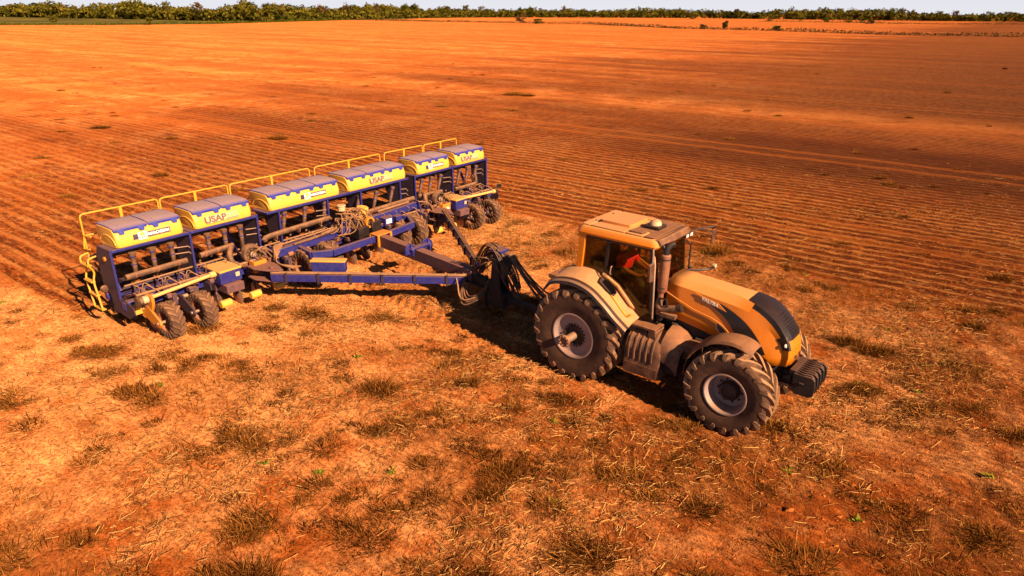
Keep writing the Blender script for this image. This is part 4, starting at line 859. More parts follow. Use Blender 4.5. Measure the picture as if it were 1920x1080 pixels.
q = B(); q.tube([(.42, -2.5, 1.10), (.36, -.4, 1.14)], .02); q.tube([(.46, -2.5, 1.12), (.40, -.4, 1.16)], .02); q.mk('hydraulic_line', M['tanhose'], pt)
q = B(); q.cyl((.55, .13, 1.22), (.60, .15, 1.56), .16, n=20); q.mk('yellow_canister', M['yellow'], pt, .02)
q = B(); q.cyl((.45, -.45, 1.55), (.45, -.45, 1.70), .10, n=18); q.cyl((.45, -.45, 1.68), (.45, -.45, 1.72), .12, n=18); q.mk('white_filter', M['dome'], pt, .01)
q = B(); q.cyl((.50, -.50, 1.20), (.50, -.20, 1.24), .09, n=16); q.bx(.52, .75, -.72, -.42, 1.02, 1.20); q.mk('valve_block', M['blue'], pt, .01)
q = B(); q.bx(.55, 1.05, -.42, -.05, .86, 1.16); q.bx(.72, 1.05, .05, .38, .88, 1.22); q.cyl((.8, -.3, 1.16), (.8, -.3, 1.32), .09); q.mk('pump_unit', M['black'], pt, .015)
q = B(); q.lathe([(.10, -.04), (.15, -.04), (.15, .04), (.10, .04), (.10, -.04)], 'X', (.95, .05, 1.22), 20); q.mk('pump_pulley', M['amber'], pt)
q = B(); q.bx(.70, .95, .62, .92, .98, 1.18); q.bx(.72, .9, 1.1, 1.3, .98, 1.12); q.mk('control_box', M['blue'], pt, .01); q = B(); q.bx(.952, .956, .66, .86, 1.02, 1.15); q.mk('sticker', M['white'], pt)
q = B()
for k in range(34):                                            # bundle of hoses over the centre
    a = Vector((.40+.3*rnd.random(), -.75+.85*rnd.random(), 1.35+.25*rnd.random())); c = Vector((.5+.5*rnd.random(), -1.0+1.6*rnd.random(), .98+.1*rnd.random()))
    m1 = a.lerp(c, .35)+Vector((.15*rnd.random(), .3*(rnd.random()-.5), .16)); m2 = a.lerp(c, .7)+Vector((.1, .2*(rnd.random()-.5), -.05)); q.tube(catmull([a, m1, m2, c], 5), .009+.006*rnd.random(), 5)
q.mk('hose_bundle', M['tanhose'], pt)
q = B()
for k in range(6):
    q.tube(catmull([(.45, 2.45+.03*k, 1.2), (.60, 2.72+.03*k, 1.14-.05*k), (.70, 2.85, .85-.05*k), (.6, 3.05, .70-.02*k), (.55, 3.3, .95)], 5), .016, 6)
    q.tube(catmull([(.45, -2.5+.03*k, 1.15), (.58+.04*k, -2.70-.03*k, 1.16-.06*k), (.80+.03*k, -2.82-.03*k, 1.02-.05*k), (1.05, -2.95+.04*k*rnd.random(), .92-.02*k), (1.5, -2.85+.04*k, .86)], 5), .018, 6)
q.mk('joint_hose', M['tanhose'], pt)
# wing hinges and pull arms
hitch = Vector((5.75, -.52, .62))
for a, c, wd in (((1.25, -3.30, .72), (4.95, -.66, .72), .14), ((.95, 3.02, .80), (4.75, .02, .82), .14)):
    q = B(); q.beam(a, c, wd, .18); o = q.mk('pull_arm', M['blue'], pt, .01)
    q = B(); A, C_ = Vector(a), Vector(c)
    for k in range(3):
        off = (A-C_).cross(Vector((0, 0, 1))).normalized()*(.04*(k-1)); q.tube([A+off+Vector((0, 0, .115)), A.lerp(C_, .5)+off+Vector((0, 0, .12)), C_+off+Vector((0, 0, .115))], .016, 6)
    q.mk('arm_hose', M['tanhose'], o)
    q = B()
    for k in range(6): p = A.lerp(C_, .08+.165*k); q.box(p, (.05, .20, .25), Matrix.Rotation(math.atan2((C_-A).y, (C_-A).x), 3, 'Z'))
    q.mk('hose_clip', M['plate'], o)
for v, s in ((-3.2, 1), (3.0, -1)):
    q = B(); q.prism([(.55, v-.28, .60), (.55, v+.28, .60), (1.0, v+.26, .60), (1.45, v+s*.10, .60), (1.30, v-.12, .60), (.9, v-.30, .60)], (0, 0, .03)); q.prism([(.55, v-.28, .86), (.55, v+.28, .86), (1.0, v+.26, .86), (1.45, v+s*.10, .86), (1.30, v-.12, .86), (.9, v-.30, .86)], (0, 0, .03)); q.cyl((1.15, v, .58), (1.15, v, .93), .06); q.bx(.55, .75, v-.06, v+.06, .63, .86); q.mk('wing_hinge', M['beam'], pt, .01)
tb = B(); A = Vector((1.95, -2.60, .0)); ang = math.atan2(2.64, 3.7); m3 = Matrix.Rotation(ang, 3, 'Z')
tb.box((2.18, -2.35, .93), (.80, .20, .24), m3); o = tb.mk('tool_chest', M['blue'], pt, .012); q = B(); q.box((2.18, -2.35, 1.075), (.82, .23, .04), m3); q.mk('chest_lid', M['dustyellow'], o, .01)
# tongue
q = B(); q.beam((1.40, -.06, .86), (5.05, -.46, .80), .24, .30); tg = q.mk('tongue', M['beam'], pt, .015)
q = B(); q.beam((4.6, -.41, .80), (5.75, -.53, .66), .18, .22); q.prism([(4.7, -.62, .66), (4.7, -.20, .66), (5.7, -.40, .60), (5.7, -.66, .60)], (0, 0, .04)); q.mk('tongue_nose', M['chassis'], tg, .01)
for s in (-1, 1):
    y = -.22+s*.30; q = B(); q.prism([(2.88, y, .86), (3.14, y, .86), (3.14, y, 1.02), (3.07, y, 1.10), (3.07, y, 1.17), (2.95, y, 1.17), (2.95, y, 1.06), (2.88, y, 1.02)], (0, .04, 0)); q.mk('stop_bracket', M['blue'], tg, .006)
    q = B(); q.prism([(3.00, y-.16, .90), (3.00, y+.2, .90), (3.00, y+.2, 1.05), (3.00, y+.06, 1.16), (3.00, y-.10, 1.16), (3.00, y-.16, 1.05)], (.03, 0, 0)); q.mk('stop_bracket', M['blue'], tg, .006)
q = B(); q.bx(2.95, 3.12, -.55, .12, 1.0, 1.05); q.mk('stop_bracket', M['blue'], tg, .006)
# hitch tower with hoses standing over the coupling
tw = B(); tw.prism([(5.62, -.70, .30), (6.10, -.70, .30), (5.98, -.70, .75), (5.90, -.68, 1.52), (5.76, -.68, 1.55), (5.70, -.70, .8)], (0, .05, 0)); tw.prism([(5.62, -.40, .30), (6.10, -.40, .30), (5.98, -.40, .75), (5.90, -.42, 1.52), (5.76, -.42, 1.55), (5.70, -.40, .8)], (0, .05, 0))
tw.bx(5.70, 5.95, -.70, -.33, 1.38, 1.44); tw.bx(5.6, 6.1, -.68, -.36, .32, .62); tw.beam((5.9, -.52, .5), (7.2, -.70, .52), .14, .10); tw.cyl((5.45, -.52, .15), (5.45, -.52, .9), .05)
to = tw.mk('hitch_tower', M['chassis'], pt, .01)
q = B(); q.bx(5.68, 5.98, -.66, -.36, 1.56, 1.63); q.mk('tower_cap', M['blue'], to, .01)
q = B()
for k in range(9):
    y = -.70+.045*k; h_ = 1.55+.12*rnd.random()
    q.tube(catmull([(5.05+.03*k, -.44+.02*k, .95), (5.25, y+.1, 1.25+.1*rnd.random()), (5.55, y, h_+.06), (5.8, y, h_), (6.0, y, 1.35), (6.12, y-.05, 1.0+.1*rnd.random())], 5), .013, 6)
for k in range(16):
    r1, r2, r3 = rnd.random(), rnd.random(), rnd.random(); q.tube(catmull([(4.95+.3*r1, -.62+.3*r2, .88), (5.3+.2*r3, -.75+.4*r1, 1.1+.35*r2), (5.75+.15*r1, -.68+.25*r3, 1.35+.3*r1), (6.0+.2*r2, -.72+.4*r1, .9+.4*r3), (6.25+.2*r3, -.65+.2*r2, .55+.3*r1)], 5), .014+.006*r1, 6)
for k in range(4): q.tube(catmull([(4.85, -.62+.05*k, .86), (5.1, -.85-.06*k, .62-.04*k), (5.35, -1.0-.06*k, .52-.05*k), (5.62, -.90, .66-.04*k), (5.72, -.74, .95)], 5), .018, 6)
q.mk('tower_hose', M['hose'], to)
q = B(); q.tube(catmull([(4.7, -.74, .84), (4.95, -.95, .70), (5.15, -1.12, .52), (5.35, -1.16, .48), (5.55, -1.05, .56)], 5), .02, 6); q.mk('loose_hose', M['tanhose'], to)
# markers, bumpers and the hook at the far end
for u, v in ((.95, -4.35), (1.0, -3.62), (.98, -2.95), (.95, 2.75), (.98, 3.35)):
    q = B(); q.cyl((u, v-.13, .33), (u, v+.13, .33), .09, n=14); q.mk('rubber_roller', M['yellow'], pt, .02)
q = B(); q.prism([(.28, 6.22, .55), (.28, 6.42, .52), (.28, 6.46, .80), (.28, 6.60, .88), (.28, 6.66, .80), (.28, 6.70, .82), (.28, 6.68, .93), (.28, 6.52, .97), (.28, 6.36, .86), (.28, 6.22, .70)], (.04, 0, 0)); q.bx(.1, .28, 6.18, 6.40, .68, .73); q.bx(.1, .28, 6.18, 6.40, .54, .58); q.mk('end_hook', M['black'], pt, .006)
q = B(); q.tube([(-1.1, -6.15, 1.30), (-.6, -6.1, 1.15)], .02); q.lathe([(.0, .06), (.06, .05), (.08, .0), (.06, -.05), (.0, -.06)], 'X', (-.35, -6.28, .98), 16); q.mk('end_float', M['pipe'], pt)
q = B()
for v in (-5.9, -3.0, 3.0, 5.9): q.beam((-.55, v, .75), (-.95, v, 1.47), .05, .08); 
q.mk('walkway_strut', M['blue'], pt)
# ---------------------------------------------------------------- vegetation
rng = np.random.default_rng(21)
def tint_mat(name, c0, c1, rough=.85, trans=.0):
    b = NB(name); a = b.attr('tint').outputs['Fac']; c = b.mix(a, c0, c1); m = b.fin(c, rough, 0, None, 0.0); return m
M['straw'] = tint_mat('dry_straw', (.075, .020, .005), (.78, .40, .13))
M['drygrass'] = tint_mat('dry_grass', (.030, .0075, .0015), (.50, .18, .034))
M['weed'] = tint_mat('green_weed', (.07, .09, .01), (.22, .20, .02))
M['clod'] = tint_mat('soil_clod', (.20, .048, .008), (.46, .14, .032))
# blades: (n) base points, direction, length, width -> strips of quad+tri
def blades(name, base, azim, lean, length, width, tint, mat, droop=.5):
    n = len(base); d = np.stack([np.cos(azim), np.sin(azim)], -1); side = np.stack([-np.sin(azim), np.cos(azim)], -1)
    V = np.zeros((n, 5, 3))
    for k, t in ((0, 0.0), (1, .55), (2, 1.0)):
        hor = length*t*np.sin(lean)*(1+droop*t*.4); ver = length*t*np.cos(lean)*(1-droop*t*.5)
        c = np.stack([base[:, 0]+d[:, 0]*hor, base[:, 1]+d[:, 1]*hor, base[:, 2]+ver], -1); w = width*(1.0 if k == 0 else .8)
        if k < 2:
            V[:, 2*k, :] = c; V[:, 2*k, :2] -= side*w[:, None]/2; V[:, 2*k+1, :] = c; V[:, 2*k+1, :2] += side*w[:, None]/2
        else: V[:, 4, :] = c
    i = np.arange(n)[:, None]*5; f = np.concatenate([i+np.array([[0, 1, 3]]), i+np.array([[0, 3, 2]]), i+np.array([[2, 3, 4]])], 0)
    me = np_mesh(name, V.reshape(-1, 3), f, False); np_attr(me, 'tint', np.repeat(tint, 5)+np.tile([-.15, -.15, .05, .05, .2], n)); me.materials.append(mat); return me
def gz(x, y): return ground_h(x, y)[0]
def in_view(x, y, m=.9):
    return (np.abs(x) < (y*.80+2.0)*m) & (y > 5.3)
def clear_of_machine(x, y):
    X, Y = (x-T_O[0])*ct+(y-T_O[1])*st_, -(x-T_O[0])*st_+(y-T_O[1])*ct
    wheel = (np.abs(np.abs(Y)-.82) < .42) & (X > -12) & (X < 3.4)
    return ~wheel
# loose straw on the soil
def scatter(n, ymax, dens):
    x = rng.uniform(-26, 26, n); y = 5.2+(ymax-5.2)*rng.random(n)**1.15; k = in_view(x, y); x, y = x[k], y[k]; k = rng.random(len(x)) < dens(x, y); return x[k], y[k]
def dens_straw(x, y):
    pm, u, v = planted_mask(x, y); a = vnoise(x, y, .55, 31)*.6+vnoise(x, y, 1.8, 32)*.4
    return np.clip((a-.38)*2.6, .03, .8)*(1-.75*pm)*(.7+.3*sstep(-4, 9, u))*sstep(34, 18, y)
x, y = scatter(1050000, 34, dens_straw); n = len(x)
az = rng.uniform(0, 2*np.pi, n); L = rng.gamma(1.7, .042, n)+.025; wd = rng.uniform(.0025, .0065, n)*(1+.05*np.maximum(y-10, 0)); z = gz(x, y)+.004+rng.random(n)**2*.05
tl = rng.normal(0, .12, n); dx, dy = np.cos(az)*L/2, np.sin(az)*L/2; sx_, sy_ = -np.sin(az)*wd/2, np.cos(az)*wd/2; dz = L/2*tl
V = np.stack([np.stack([x-dx-sx_, y-dy-sy_, z-dz], -1), np.stack([x+dx-sx_, y+dy-sy_, z+dz], -1), np.stack([x+dx+sx_, y+dy+sy_, z+dz+.004], -1), np.stack([x-dx+sx_, y-dy+sy_, z-dz+.004], -1)], 1).reshape(-1, 3)
me = np_mesh('straw_litter', V, np.arange(4*n).reshape(-1, 4), False)
tn = np.clip(rng.beta(.7, 1.3, n)*(.55+.75*vnoise(x, y, .3, 33))+.15*sstep(8, -3, planted_mask(x, y)[1]), 0, 1); np_attr(me, 'tint', np.repeat(tn, 4)); me.materials.append(M['straw'])
o = bpy.data.objects.new('straw_litter', me); COL.objects.link(o); tag(o, 'loose dry straw and stubble scattered over the red soil', None, None, 'stuff')
# soil clods: squashed irregular octahedra
x, y = scatter(110000, 26, lambda x, y: np.clip((vnoise(x, y, .8, 41)-.35)*2.2, .05, 1)); n = len(x); s = rng.gamma(1.5, .0055, n)+.005; z = gz(x, y)
ov = np.array([[1, 0, 0], [-1, 0, 0], [0, 1, 0], [0, -1, 0], [0, 0, .5], [0, 0, -.6]]); of = np.array([[0, 2, 4], [2, 1, 4], [1, 3, 4], [3, 0, 4], [2, 0, 5], [1, 2, 5], [3, 1, 5], [0, 3, 5]])
jit = rng.uniform(.6, 1.4, (n, 6, 3)); a = rng.uniform(0, 6.28, n); P = ov[None]*jit*s[:, None, None]; Q = P.copy(); Q[:, :, 0] = P[:, :, 0]*np.cos(a)[:, None]-P[:, :, 1]*np.sin(a)[:, None]; Q[:, :, 1] = P[:, :, 0]*np.sin(a)[:, None]+P[:, :, 1]*np.cos(a)[:, None]
Q += np.stack([x, y, z+s*.25], -1)[:, None, :]
me = np_mesh('soil_clods', Q.reshape(-1, 3), (np.arange(n)[:, None, None]*6+of[None]).reshape(-1, 3), False); np_attr(me, 'tint', np.repeat(rng.random(n), 6)); me.materials.append(M['clod'])
o = bpy.data.objects.new('soil_clods', me); COL.objects.link(o); tag(o, 'small clods of red earth lying on the field', None, None, 'stuff')
# short dry grass everywhere in the undrilled strip
def dens_grass(x, y):
    return np.clip(grass_cover(x, y)**1.3+.03+.16*sstep(8, -2, planted_mask(x, y)[1])*(1-planted_mask(x, y)[0]), 0, 1)*clear_of_machine(x, y)
x, y = scatter(420000, 32, dens_grass); n = len(x)
me = blades('dry_grass', np.stack([x, y, gz(x, y)-.005], -1), rng.uniform(0, 6.28, n), np.abs(rng.normal(.8, .4, n)), (rng.gamma(2.2, .045, n)+.03)*(.6+.8*vnoise(x, y, 1.1, 57)), rng.uniform(.004, .010, n), np.clip(rng.normal(.34, .30, n)+.38*sstep(9, -2, planted_mask(x, y)[1]), 0, 1), M['drygrass'])
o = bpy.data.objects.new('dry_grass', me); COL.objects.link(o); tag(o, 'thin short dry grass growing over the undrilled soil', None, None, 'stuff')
# clumps
def clump_pts(cx, cy, s, n, r):
    rr_ = np.sqrt(rng.random(n))*r*s; a = rng.uniform(0, 6.28, n); return cx+rr_*np.cos(a)*1.25, cy+rr_*np.sin(a)*.9, a, rr_/(r*s)
def clump_mesh(name, lst, loc0=(0, 0)):
    X, Y, A, LN, LE, WD, TI = [], [], [], [], [], [], []
    for cx, cy, s in lst:
        hk, lk, tk, az0, dk_ = rng.uniform(.45, 1.05), rng.uniform(.4, 1.1), rng.normal(0, .11), rng.uniform(0, 6.28), rng.uniform(.9, 1.9)
        n = int(560*s*s*dk_)+24; x, y, a, rr_ = clump_pts(cx, cy, s, n, .28); X.append(x); Y.append(y); A.append(np.where(rng.random(n) < .35, az0+rng.normal(0, .5, n), a+rng.normal(0, 1.2, n)))
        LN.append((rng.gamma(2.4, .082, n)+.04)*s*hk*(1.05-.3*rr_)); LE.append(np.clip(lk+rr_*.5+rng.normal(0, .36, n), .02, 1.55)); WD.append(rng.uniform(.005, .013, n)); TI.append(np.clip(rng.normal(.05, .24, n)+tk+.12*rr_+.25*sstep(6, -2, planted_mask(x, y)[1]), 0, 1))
    X, Y = np.concatenate(X), np.concatenate(Y); z = gz(X, Y)-.01
    return blades(name, np.stack([X-loc0[0], Y-loc0[1], z], -1), np.concatenate(A), np.concatenate(LE), np.concatenate(LN), np.concatenate(WD), np.concatenate(TI), M['drygrass'])
BIG = [((-1.2, 12.5), 1.0, 'dry brown grass clump beside the shadow behind the rear wheel'), ((3.0, 10.0), 1.15, 'golden grass clump in front of the near front wheel'), ((4.35, 9.85), 1.1, 'brown grass clump just ahead of the near front tyre'),
       ((1.0, 10.8), 1.2, 'dark grass clump below the near rear tyre'), ((.2, 8.6), 1.25, 'large dark grass clump at bottom centre of the field'), ((-1.8, 9.9), 1.0, 'brown grass clump left of the large dark clump'),
       ((-4.5, 9.3), 1.35, 'wide brown grass clump below the planter wheels'), ((-1.5, 7.7), 1.5, 'biggest grass clump at the bottom edge left of centre'), ((-2.3, 8.1), 1.0, 'dark grass clump touching the left of the biggest clump'),
       ((-5.4, 12.1), 1.0, 'brown grass clump below the second planter wheel'), ((-6.5, 12.1), 1.0, 'dry grass clump under the leftmost planter wheel'), ((7.2, 10.5), 1.2, 'dark grass clump to the right of the front weights'), ((8.7, 12.1), 1.0, 'rightmost of the dark grass clumps right of the tractor nose'), ((.6, 18.2), 1.0, 'grass clump beyond the hitch hoses')]
for (cx, cy), s, lab in BIG:
    th = rng.uniform(0, 3.14); e1, e2 = rng.normal(0, .46*s, 15), rng.normal(0, .24*s, 15)
    lst = [(cx, cy, s*.5)]+[(cx+a_*math.cos(th)-b_*math.sin(th), cy+a_*math.sin(th)+b_*math.cos(th), s*rng.uniform(.22, .54)) for a_, b_ in zip(e1, e2)]
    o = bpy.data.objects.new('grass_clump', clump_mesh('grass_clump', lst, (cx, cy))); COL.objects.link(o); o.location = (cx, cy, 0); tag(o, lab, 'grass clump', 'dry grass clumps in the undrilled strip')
TF = [(-3.2, 11.5, .7), (-2.3, 9.7, .8), (-1.9, 7.2, 1.2), (-7.7, 11.6, 1.1), (-6.9, 10.9, 1.1), (-9.4, 13.0, .8), (1.0, 6.9, 1.2), (1.7, 8.5, .9), (-.7, 9.3, .8), (7.5, 12.7, 1), (6.6, 11.2, 1), (7.2, 13.2, .9), (8.2, 10.5, 1.1), (1.9, 11.8, .8), (-3.0, 14.2, .8), (-4.5, 14.4, .8), (-2.6, 15.4, .6), (1.2, 20.7, .8), (.2, 21.8, .9), (-.6, 23.1, .8), (3.7, 6.8, 1.2), (2.6, 7.8, .8), (5.6, 7.8, .8), (6.4, 7.3, 1), (5.0, 8.8, .9), (-8.1, 9.8, .8), (1.5, 18.9, .8), (.1, 59.5, 2.4), (1.2, 58.8, 1.6), (-5.2, 51.6, 1.6), (-12.8, 37.6, 1.5), (-24.2, 40.8, 1.5), (-20.1, 28.3, 1), (-18.5, 37.4, 1), (-14.8, 28.5, .9), (-16.5, 24.9, .9), (13.0, 17.0, 1)]
for _ in range(1700):
    x, y = rng.uniform(-13, 14), rng.uniform(5.5, 26)
    pm = planted_mask(np.array([x]), np.array([y])); 
    if in_view(np.array([x]), np.array([y]))[0] and clear_of_machine(np.array([x]), np.array([y]))[0] and (rng.random() > pm[0][0]*.93) and (pm[2][0] < -5.5 or pm[1][0] > 1): TF.append((x, y, rng.gamma(2.0, .135)+.10))
for _ in range(90):
    y = 26+rng.random()**1.5*70; x = rng.uniform(-.75, .75)*y; TF.append((x, y, rng.uniform(.5, 1.0)))
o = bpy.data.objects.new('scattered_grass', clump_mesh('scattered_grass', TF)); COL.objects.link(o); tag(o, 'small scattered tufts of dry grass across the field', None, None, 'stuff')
# little green weeds
x, y = scatter(900, 20, lambda x, y: (planted_mask(x, y)[0] < .5)*.12); X, Y, A = [], [], []
for a, c in zip(x, y):
    k = rng.integers(8, 22); X.append(a+rng.normal(0, .03, k)); Y.append(c+rng.normal(0, .03, k)); A.append(rng.uniform(0, 6.28, k))
X, Y, A = map(np.concatenate, (X, Y, A)); n = len(X)
me = blades('green_weeds', np.stack([X, Y, gz(X, Y)], -1), A, rng.uniform(.3, 1.3, n), rng.uniform(.04, .11, n), rng.uniform(.018, .04, n), rng.random(n), M['weed']); o = bpy.data.objects.new('green_weeds', me); COL.objects.link(o); tag(o, 'tiny green weeds sprouting among the dry grass', None, None, 'stuff')

# ---------------------------------------------------------------- far field edge: grass strip, weedy banks, wood
def strip(name, pts_a, pts_b, z, mat, label):
    q = B(); A, C_ = pts_a, pts_b; n = len(A)
    vs_ = [(p[0], p[1], z) for p in A]+[(p[0], p[1], z) for p in C_]; q.add(vs_, [(i, i+1, n+i+1, n+i) for i in range(n-1)]); o = q.mk(name, mat, fix=False); tag(o, label, None, None, 'structure'); return o
b = NB('rough_pasture'); o_ = b.obj(); n1 = b.noise(b.mapping(o_, scale=(1, .5, 1)), .05, 4, .6); n2 = b.noise(o_, .5, 3, .6)
c = b.mix(b.ramp(n1, .35, .65), (.055, .052, .007), (.20, .13, .018)); c = b.mix(b.math('MULTIPLY', b.ramp(n2, .5, .7), .6), c, (.05, .055, .008)); M['pasture'] = b.fin(c, .95, 0, b.bump(n2, .8, .3), .1)
strip('green_pasture', [(-430, 150), (-211, 272), (-207, 296), (-171, 309), (-142, 347), (-118, 504), (-87, 592)], [(-900, 500), (-900, 900), (-700, 900), (-500, 900), (-300, 900), (-180, 900), (-80, 800)], .05, M['pasture'], 'rough green pasture at the left edge of the field')
M['leaf'] = tint_mat('scrub_leaf', (.018, .020, .003), (.155, .118, .013), .8)
M['leafbrown'] = tint_mat('dry_scrub_leaf', (.035, .022, .007), (.17, .085, .03), .85)
M['leafgreen'] = tint_mat('fresh_scrub_leaf', (.022, .030, .004), (.11, .105, .010), .8)
M['bark'] = paint('bark', (.10, .055, .03), .9, dust=.3, top=.2)
def leaf_quads(cen, rad, n, size, seed_r):
    """n small leaf-clump faces spread through lumpy volumes (cen: k x 3, rad: k x 3)"""
    k = seed_r.integers(0, len(cen), n); d = seed_r.normal(size=(n, 3)); d /= np.linalg.norm(d, axis=1)[:, None]; r_ = seed_r.random(n)**.45; p = cen[k]+d*rad[k]*r_[:, None]
    a = seed_r.normal(size=(n, 3)); a /= np.linalg.norm(a, axis=1)[:, None]; b_ = np.cross(a, seed_r.normal(size=(n, 3))); b_ /= np.linalg.norm(b_, axis=1)[:, None]+1e-9; s = size*seed_r.uniform(.6, 1.4, n)[:, None]
    V = np.stack([p-a*s-b_*s*.6, p+a*s-b_*s*.5, p+a*s*.7+b_*s*.6, p-a*s*.8+b_*s*.6], 1)
    return V, np.clip(.5+.28*seed_r.normal(size=n), 0, 1)
def crown_of(h, w, r_, lobes=9, base=.3):
    z = h*(base+(1-base)*r_.random(lobes)**.8); k = np.sqrt(np.clip(1-((z/h-.62)/.5)**2, .1, 1)); a = r_.uniform(0, 6.28, lobes); rr_ = w*.5*k*np.sqrt(r_.random(lobes))*.8
    cen = np.stack([rr_*np.cos(a), rr_*np.sin(a), z*.88], -1); rad = np.stack([w*.24*r_.uniform(.7, 1.3, lobes), w*.24*r_.uniform(.7, 1.3, lobes), h*.15*r_.uniform(.7, 1.3, lobes)], -1); return cen, rad
def trunk_mesh(h, w, r_, n=5):
    t = B(); t.tube([(0, 0, -.2), (.1, .0, h*.3), (.0, .15, h*.55), (.1, .1, h*.8)], [h*.025+.05, h*.02+.03, h*.014+.02, .02], 6)
    for k in range(n): a = r_.uniform(0, 6.28); z0 = h*r_.uniform(.25, .5); t.tube([(.05, .05, z0), (w*.2*math.cos(a), w*.2*math.sin(a), z0+h*.18), (w*.36*math.cos(a), w*.36*math.sin(a), z0+h*.34)], [.07, .045, .02], 5)
    return t.mesh('trunk', M['bark'])
def tree(name, label, cat, x, y, h, w, seed, mat='leaf', n=420, size=.38, base=.3, group=None, z=0):
    r_ = np.random.default_rng(seed); e = thing(name, label, cat, (x, y, z), 0, group)
    cen, rad = crown_of(h, w, r_, 11, base); V, ti = leaf_quads(cen, rad, n, size, r_); ti = np.clip(ti+.12*(V[:, :, 2].mean(1)/h-.6)*0, 0, 1)
    me = np_mesh('crown', V.reshape(-1, 3), np.arange(4*n).reshape(-1, 4), False); np_attr(me, 'tint', np.repeat(ti, 4)); me.materials.append(M[mat]); part_mesh('crown', me, e); part_mesh('trunk', trunk_mesh(h, w, r_), e); return e
# the continuous low wood behind the field
WB = [(-1100, 640), (-760, 640), (-470, 596), (-405, 575), (-330, 520), (-251, 478), (-190, 438), (-143, 418), (-128, 470), (-122, 530), (-100, 620), (-79, 690), (-36, 782), (60, 860), (206, 905), (290, 840), (357, 776), (430, 745), (490, 724), (560, 700), (760, 640), (1100, 560)]
def along(P, t):
    P = np.array(P, float); seg = np.linalg.norm(np.diff(P, axis=0), axis=1); cum = np.concatenate([[0], np.cumsum(seg)]); s = t*cum[-1]; return np.stack([np.interp(s, cum, P[:, 0]), np.interp(s, cum, P[:, 1])], -1), cum[-1]
Vs, Ts = [], []
nt_ = 4600; pos, _ = along(WB, rng.random(nt_)); dep = rng.random(nt_)**1.4*70
for (x, y), dd in zip(pos, dep):
    q = np.array([x, y]); q = q*(1+dd/np.hypot(x, y)); left = x < -60
    h = rng.uniform(5.2, 8.4)*(1.0 if dd > 12 else .8)*(.72+.62*vnoise(np.array([x]), np.array([y]), .035, 91)[0])*(1.25 if x > 60 else 1.22); w = rng.uniform(6, 11); cen, rad = crown_of(h, w, rng, 7, .05); n = 75; V, ti = leaf_quads(cen, rad, n, .62, rng); V = V+np.array([q[0], q[1], 0])
    Vs.append(V); Ts.append(np.repeat(np.clip(ti+rng.normal(0, .26), 0, 1), 4))
V = np.concatenate(Vs); me = np_mesh('far_wood', V.reshape(-1, 3), np.arange(4*len(V)).reshape(-1, 4), False); np_attr(me, 'tint', np.concatenate(Ts)); me.materials.append(M['leaf']); o = bpy.data.objects.new('far_wood', me); COL.objects.link(o); tag(o, 'low dark green scrub wood along the far edge of the field', None, None, 'stuff')
# taller single trees standing out of the wood: pixel column -> position on the wood line
TREES = [(35, 9.6, 'leafbrown'), (92, 9.5, 'leafbrown'), (118, 9.5, 'leaf'), (150, 8.5, 'leafbrown'), (232, 8.4, 'leafbrown'), (330, 8.6, 'leaf'), (398, 10.0, 'leaf'), (450, 10.2, 'leafbrown'), (540, 8.0, 'leaf'), (585, 8.4, 'leafbrown'), (650, 9.6, 'leafbrown'), (688, 9.4, 'leafbrown'), (740, 11.0, 'leafbrown'), (783, 12.2, 'leafgreen'), (802, 11.8, 'leaf'), (852, 10.4, 'leaf'), (882, 11.2, 'leaf'), (908, 10.8, 'leaf'), (1041, 12.2, 'leafbrown'), (1150, 9.8, 'leaf'), (1232, 9.6, 'leafbrown'), (1320, 10.4, 'leaf'), (1437, 9.4, 'leaf'), (1518, 9.8, 'leafbrown'), (1587, 11.6, 'leafbrown'), (1603, 11.4, 'leafbrown'), (1646, 9.4, 'leaf'), (1672, 9.6, 'leafbrown'), (1770, 8.4, 'leaf'), (1835, 8.8, 'leaf'), (1905, 9.2, 'leafbrown')]
TLAB = {'leaf': 'dark green tree', 'leafbrown': 'brownish sparse tree', 'leafgreen': 'bright yellow-green tree'}
O1 = 'first second third fourth fifth sixth seventh eighth ninth tenth eleventh twelfth thirteenth fourteenth fifteenth sixteenth seventeenth eighteenth nineteenth twentieth'.split(); ORD = O1+['twenty-'+q for q in O1[:9]]+['thirtieth']+['thirty-'+q for q in O1[:5]]
for i, (px, h, m_) in enumerate(TREES):
    a = (px-960)/1286/math.cos(R(21.98))
    t = np.linspace(0, 1, 4000); pp, _ = along(WB, t); k = np.argmin(np.abs(pp[:, 0]/pp[:, 1]-a)); x, y = pp[k]*(1+6/np.hypot(*pp[k]))
    tree('tree', f'{TLAB[m_]} rising above the far wood, {ORD[i]} tall tree from the left edge', 'tree', x, y, h*1.08, h*(.6 if h > 11 else .8), 300+i, m_, 380 if m_ != 'leafbrown' else 260, .42, .42, 'tall trees in the far wood')
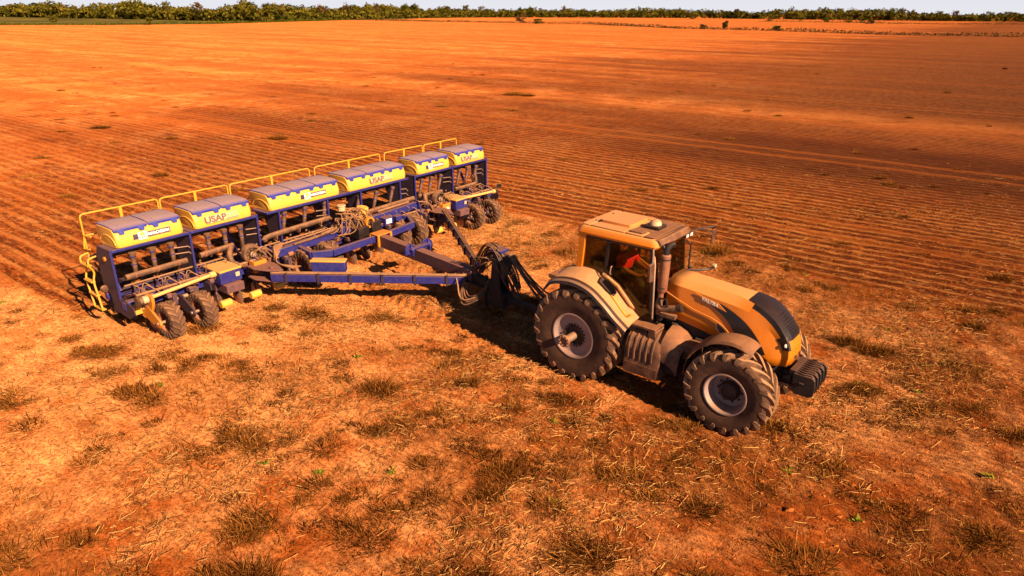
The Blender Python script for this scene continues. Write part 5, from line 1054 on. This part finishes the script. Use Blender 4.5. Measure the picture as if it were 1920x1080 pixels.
# bushes in front of it
BUSH = [(4.7, 443, 5.0, 7.5, 'leafbrown', 'larger brown bush of the pair on the field bank'), (13.8, 411, 2.6, 6.0, 'leafgreen', 'lower bright green bush of the pair on the field bank'), (212, 612, 5.6, 9.0, 'leaf', 'dark green round bush, first of the row before the right wood'), (231, 597, 5.2, 11, 'leaf', 'wide dark bush, second of the row before the right wood'), (245, 575, 3.8, 8, 'leafgreen', 'small green bush, third of the row before the right wood'), (252, 556, 4.6, 8, 'leaf', 'dark bush below the twin tall trees'), (262, 553, 4.2, 8, 'leaf', 'dark bush right of the twin tall trees'), (-134, 436, 5.0, 8, 'leafgreen', 'round light green bush before the left wood'), (-158, 318, 3.0, 3.6, 'leaf', 'small dark bush at the pasture edge'), (-217, 346, 4.6, 6.0, 'leaf', 'dark bush alone on the green pasture'), (186, 768, 5, 10, 'leaf', 'dark bush before the wood right of centre'), (82, 317, 1.8, 3.2, 'leafbrown', 'low brown bush on the bank right of centre'), (92, 320, 3.4, 2.6, 'leafbrown', 'thin tall brown shrub on the bank right of centre'), (104, 290, 1.9, 4.0, 'leaf', 'low dark bush on the bank at right'), (244, 505, 2.6, 7, 'leafbrown', 'low brown bush on the far bank at right')]
for i, (x, y, h, w, m_, lab) in enumerate(BUSH): tree('bush', lab, 'bush', x, y, h, w, 700+i, m_, 420, .30, .05, 'bushes before the far wood')
# weedy banks between the fields
def bank(P, n, hgt, wid, seed, name, label, mat):
    r_ = np.random.default_rng(seed); p, _ = along(P, r_.random(n)); p = p+r_.normal(0, wid, p.shape); z = r_.random(n)**1.5*hgt*(.4+1.2*vnoise(p[:, 0], p[:, 1], .06, 77)); c_ = np.stack([p[:, 0], p[:, 1], z], -1)
    V, ti = leaf_quads(c_, np.full((n, 3), .25), n, .22, r_); V = np.abs(V*np.array([0, 0, 1]))+V*np.array([1, 1, 0])
    me = np_mesh(name, V.reshape(-1, 3), np.arange(4*n).reshape(-1, 4), False); np_attr(me, 'tint', np.repeat(ti, 4)); me.materials.append(M[mat]); o = bpy.data.objects.new(name, me); COL.objects.link(o); tag(o, label, None, None, 'stuff')
bank([(-45, 464), (-7, 437), (41, 412), (72, 314), (102, 288), (123, 246), (159, 228), (230, 190)], 9000, 1.1, .9, 5, 'weedy_bank', 'low weedy bank between the near and far field', 'leafbrown')
bank([(-125, 515), (-90, 500), (-45, 464)], 2500, .7, .8, 6, 'weedy_edge', 'thin weeds along the field edge left of centre', 'leafbrown')
bank([(200, 600), (222, 592), (255, 553), (275, 515), (307, 507), (367, 530), (480, 560)], 5000, 1.0, 1.2, 8, 'far_weedy_bank', 'second weedy bank before the right wood', 'leafbrown')
bank([(-300, 230), (-211, 272), (-207, 296), (-171, 309), (-142, 347), (-118, 504)], 9000, 1.0, 1.6, 9, 'pasture_edge', 'tall weeds where the green pasture meets the red field', 'leafgreen')
# fence posts at the pasture edge
pm_ = B(); pm_.tube([(0, 0, 0), (.02, 0, .8), (.0, .01, 1.5)], [.09, .08, .07], 6); pme = pm_.mesh('fence_post', M['bark'])
FPT = [(-207, 297), (-171, 310), (-142, 348), (-137, 370), (-132, 398), (-128, 425), (-124, 455), (-120, 485), (-117, 506)]
for i, (x, y) in enumerate(FPT):
    o = bpy.data.objects.new('fence_post', pme); COL.objects.link(o); o.location = (x, y, 0); tag(o, f'thin wooden fence post at the green pasture edge, {ORD[i]} from the left', 'fence post', 'fence posts along the pasture edge')
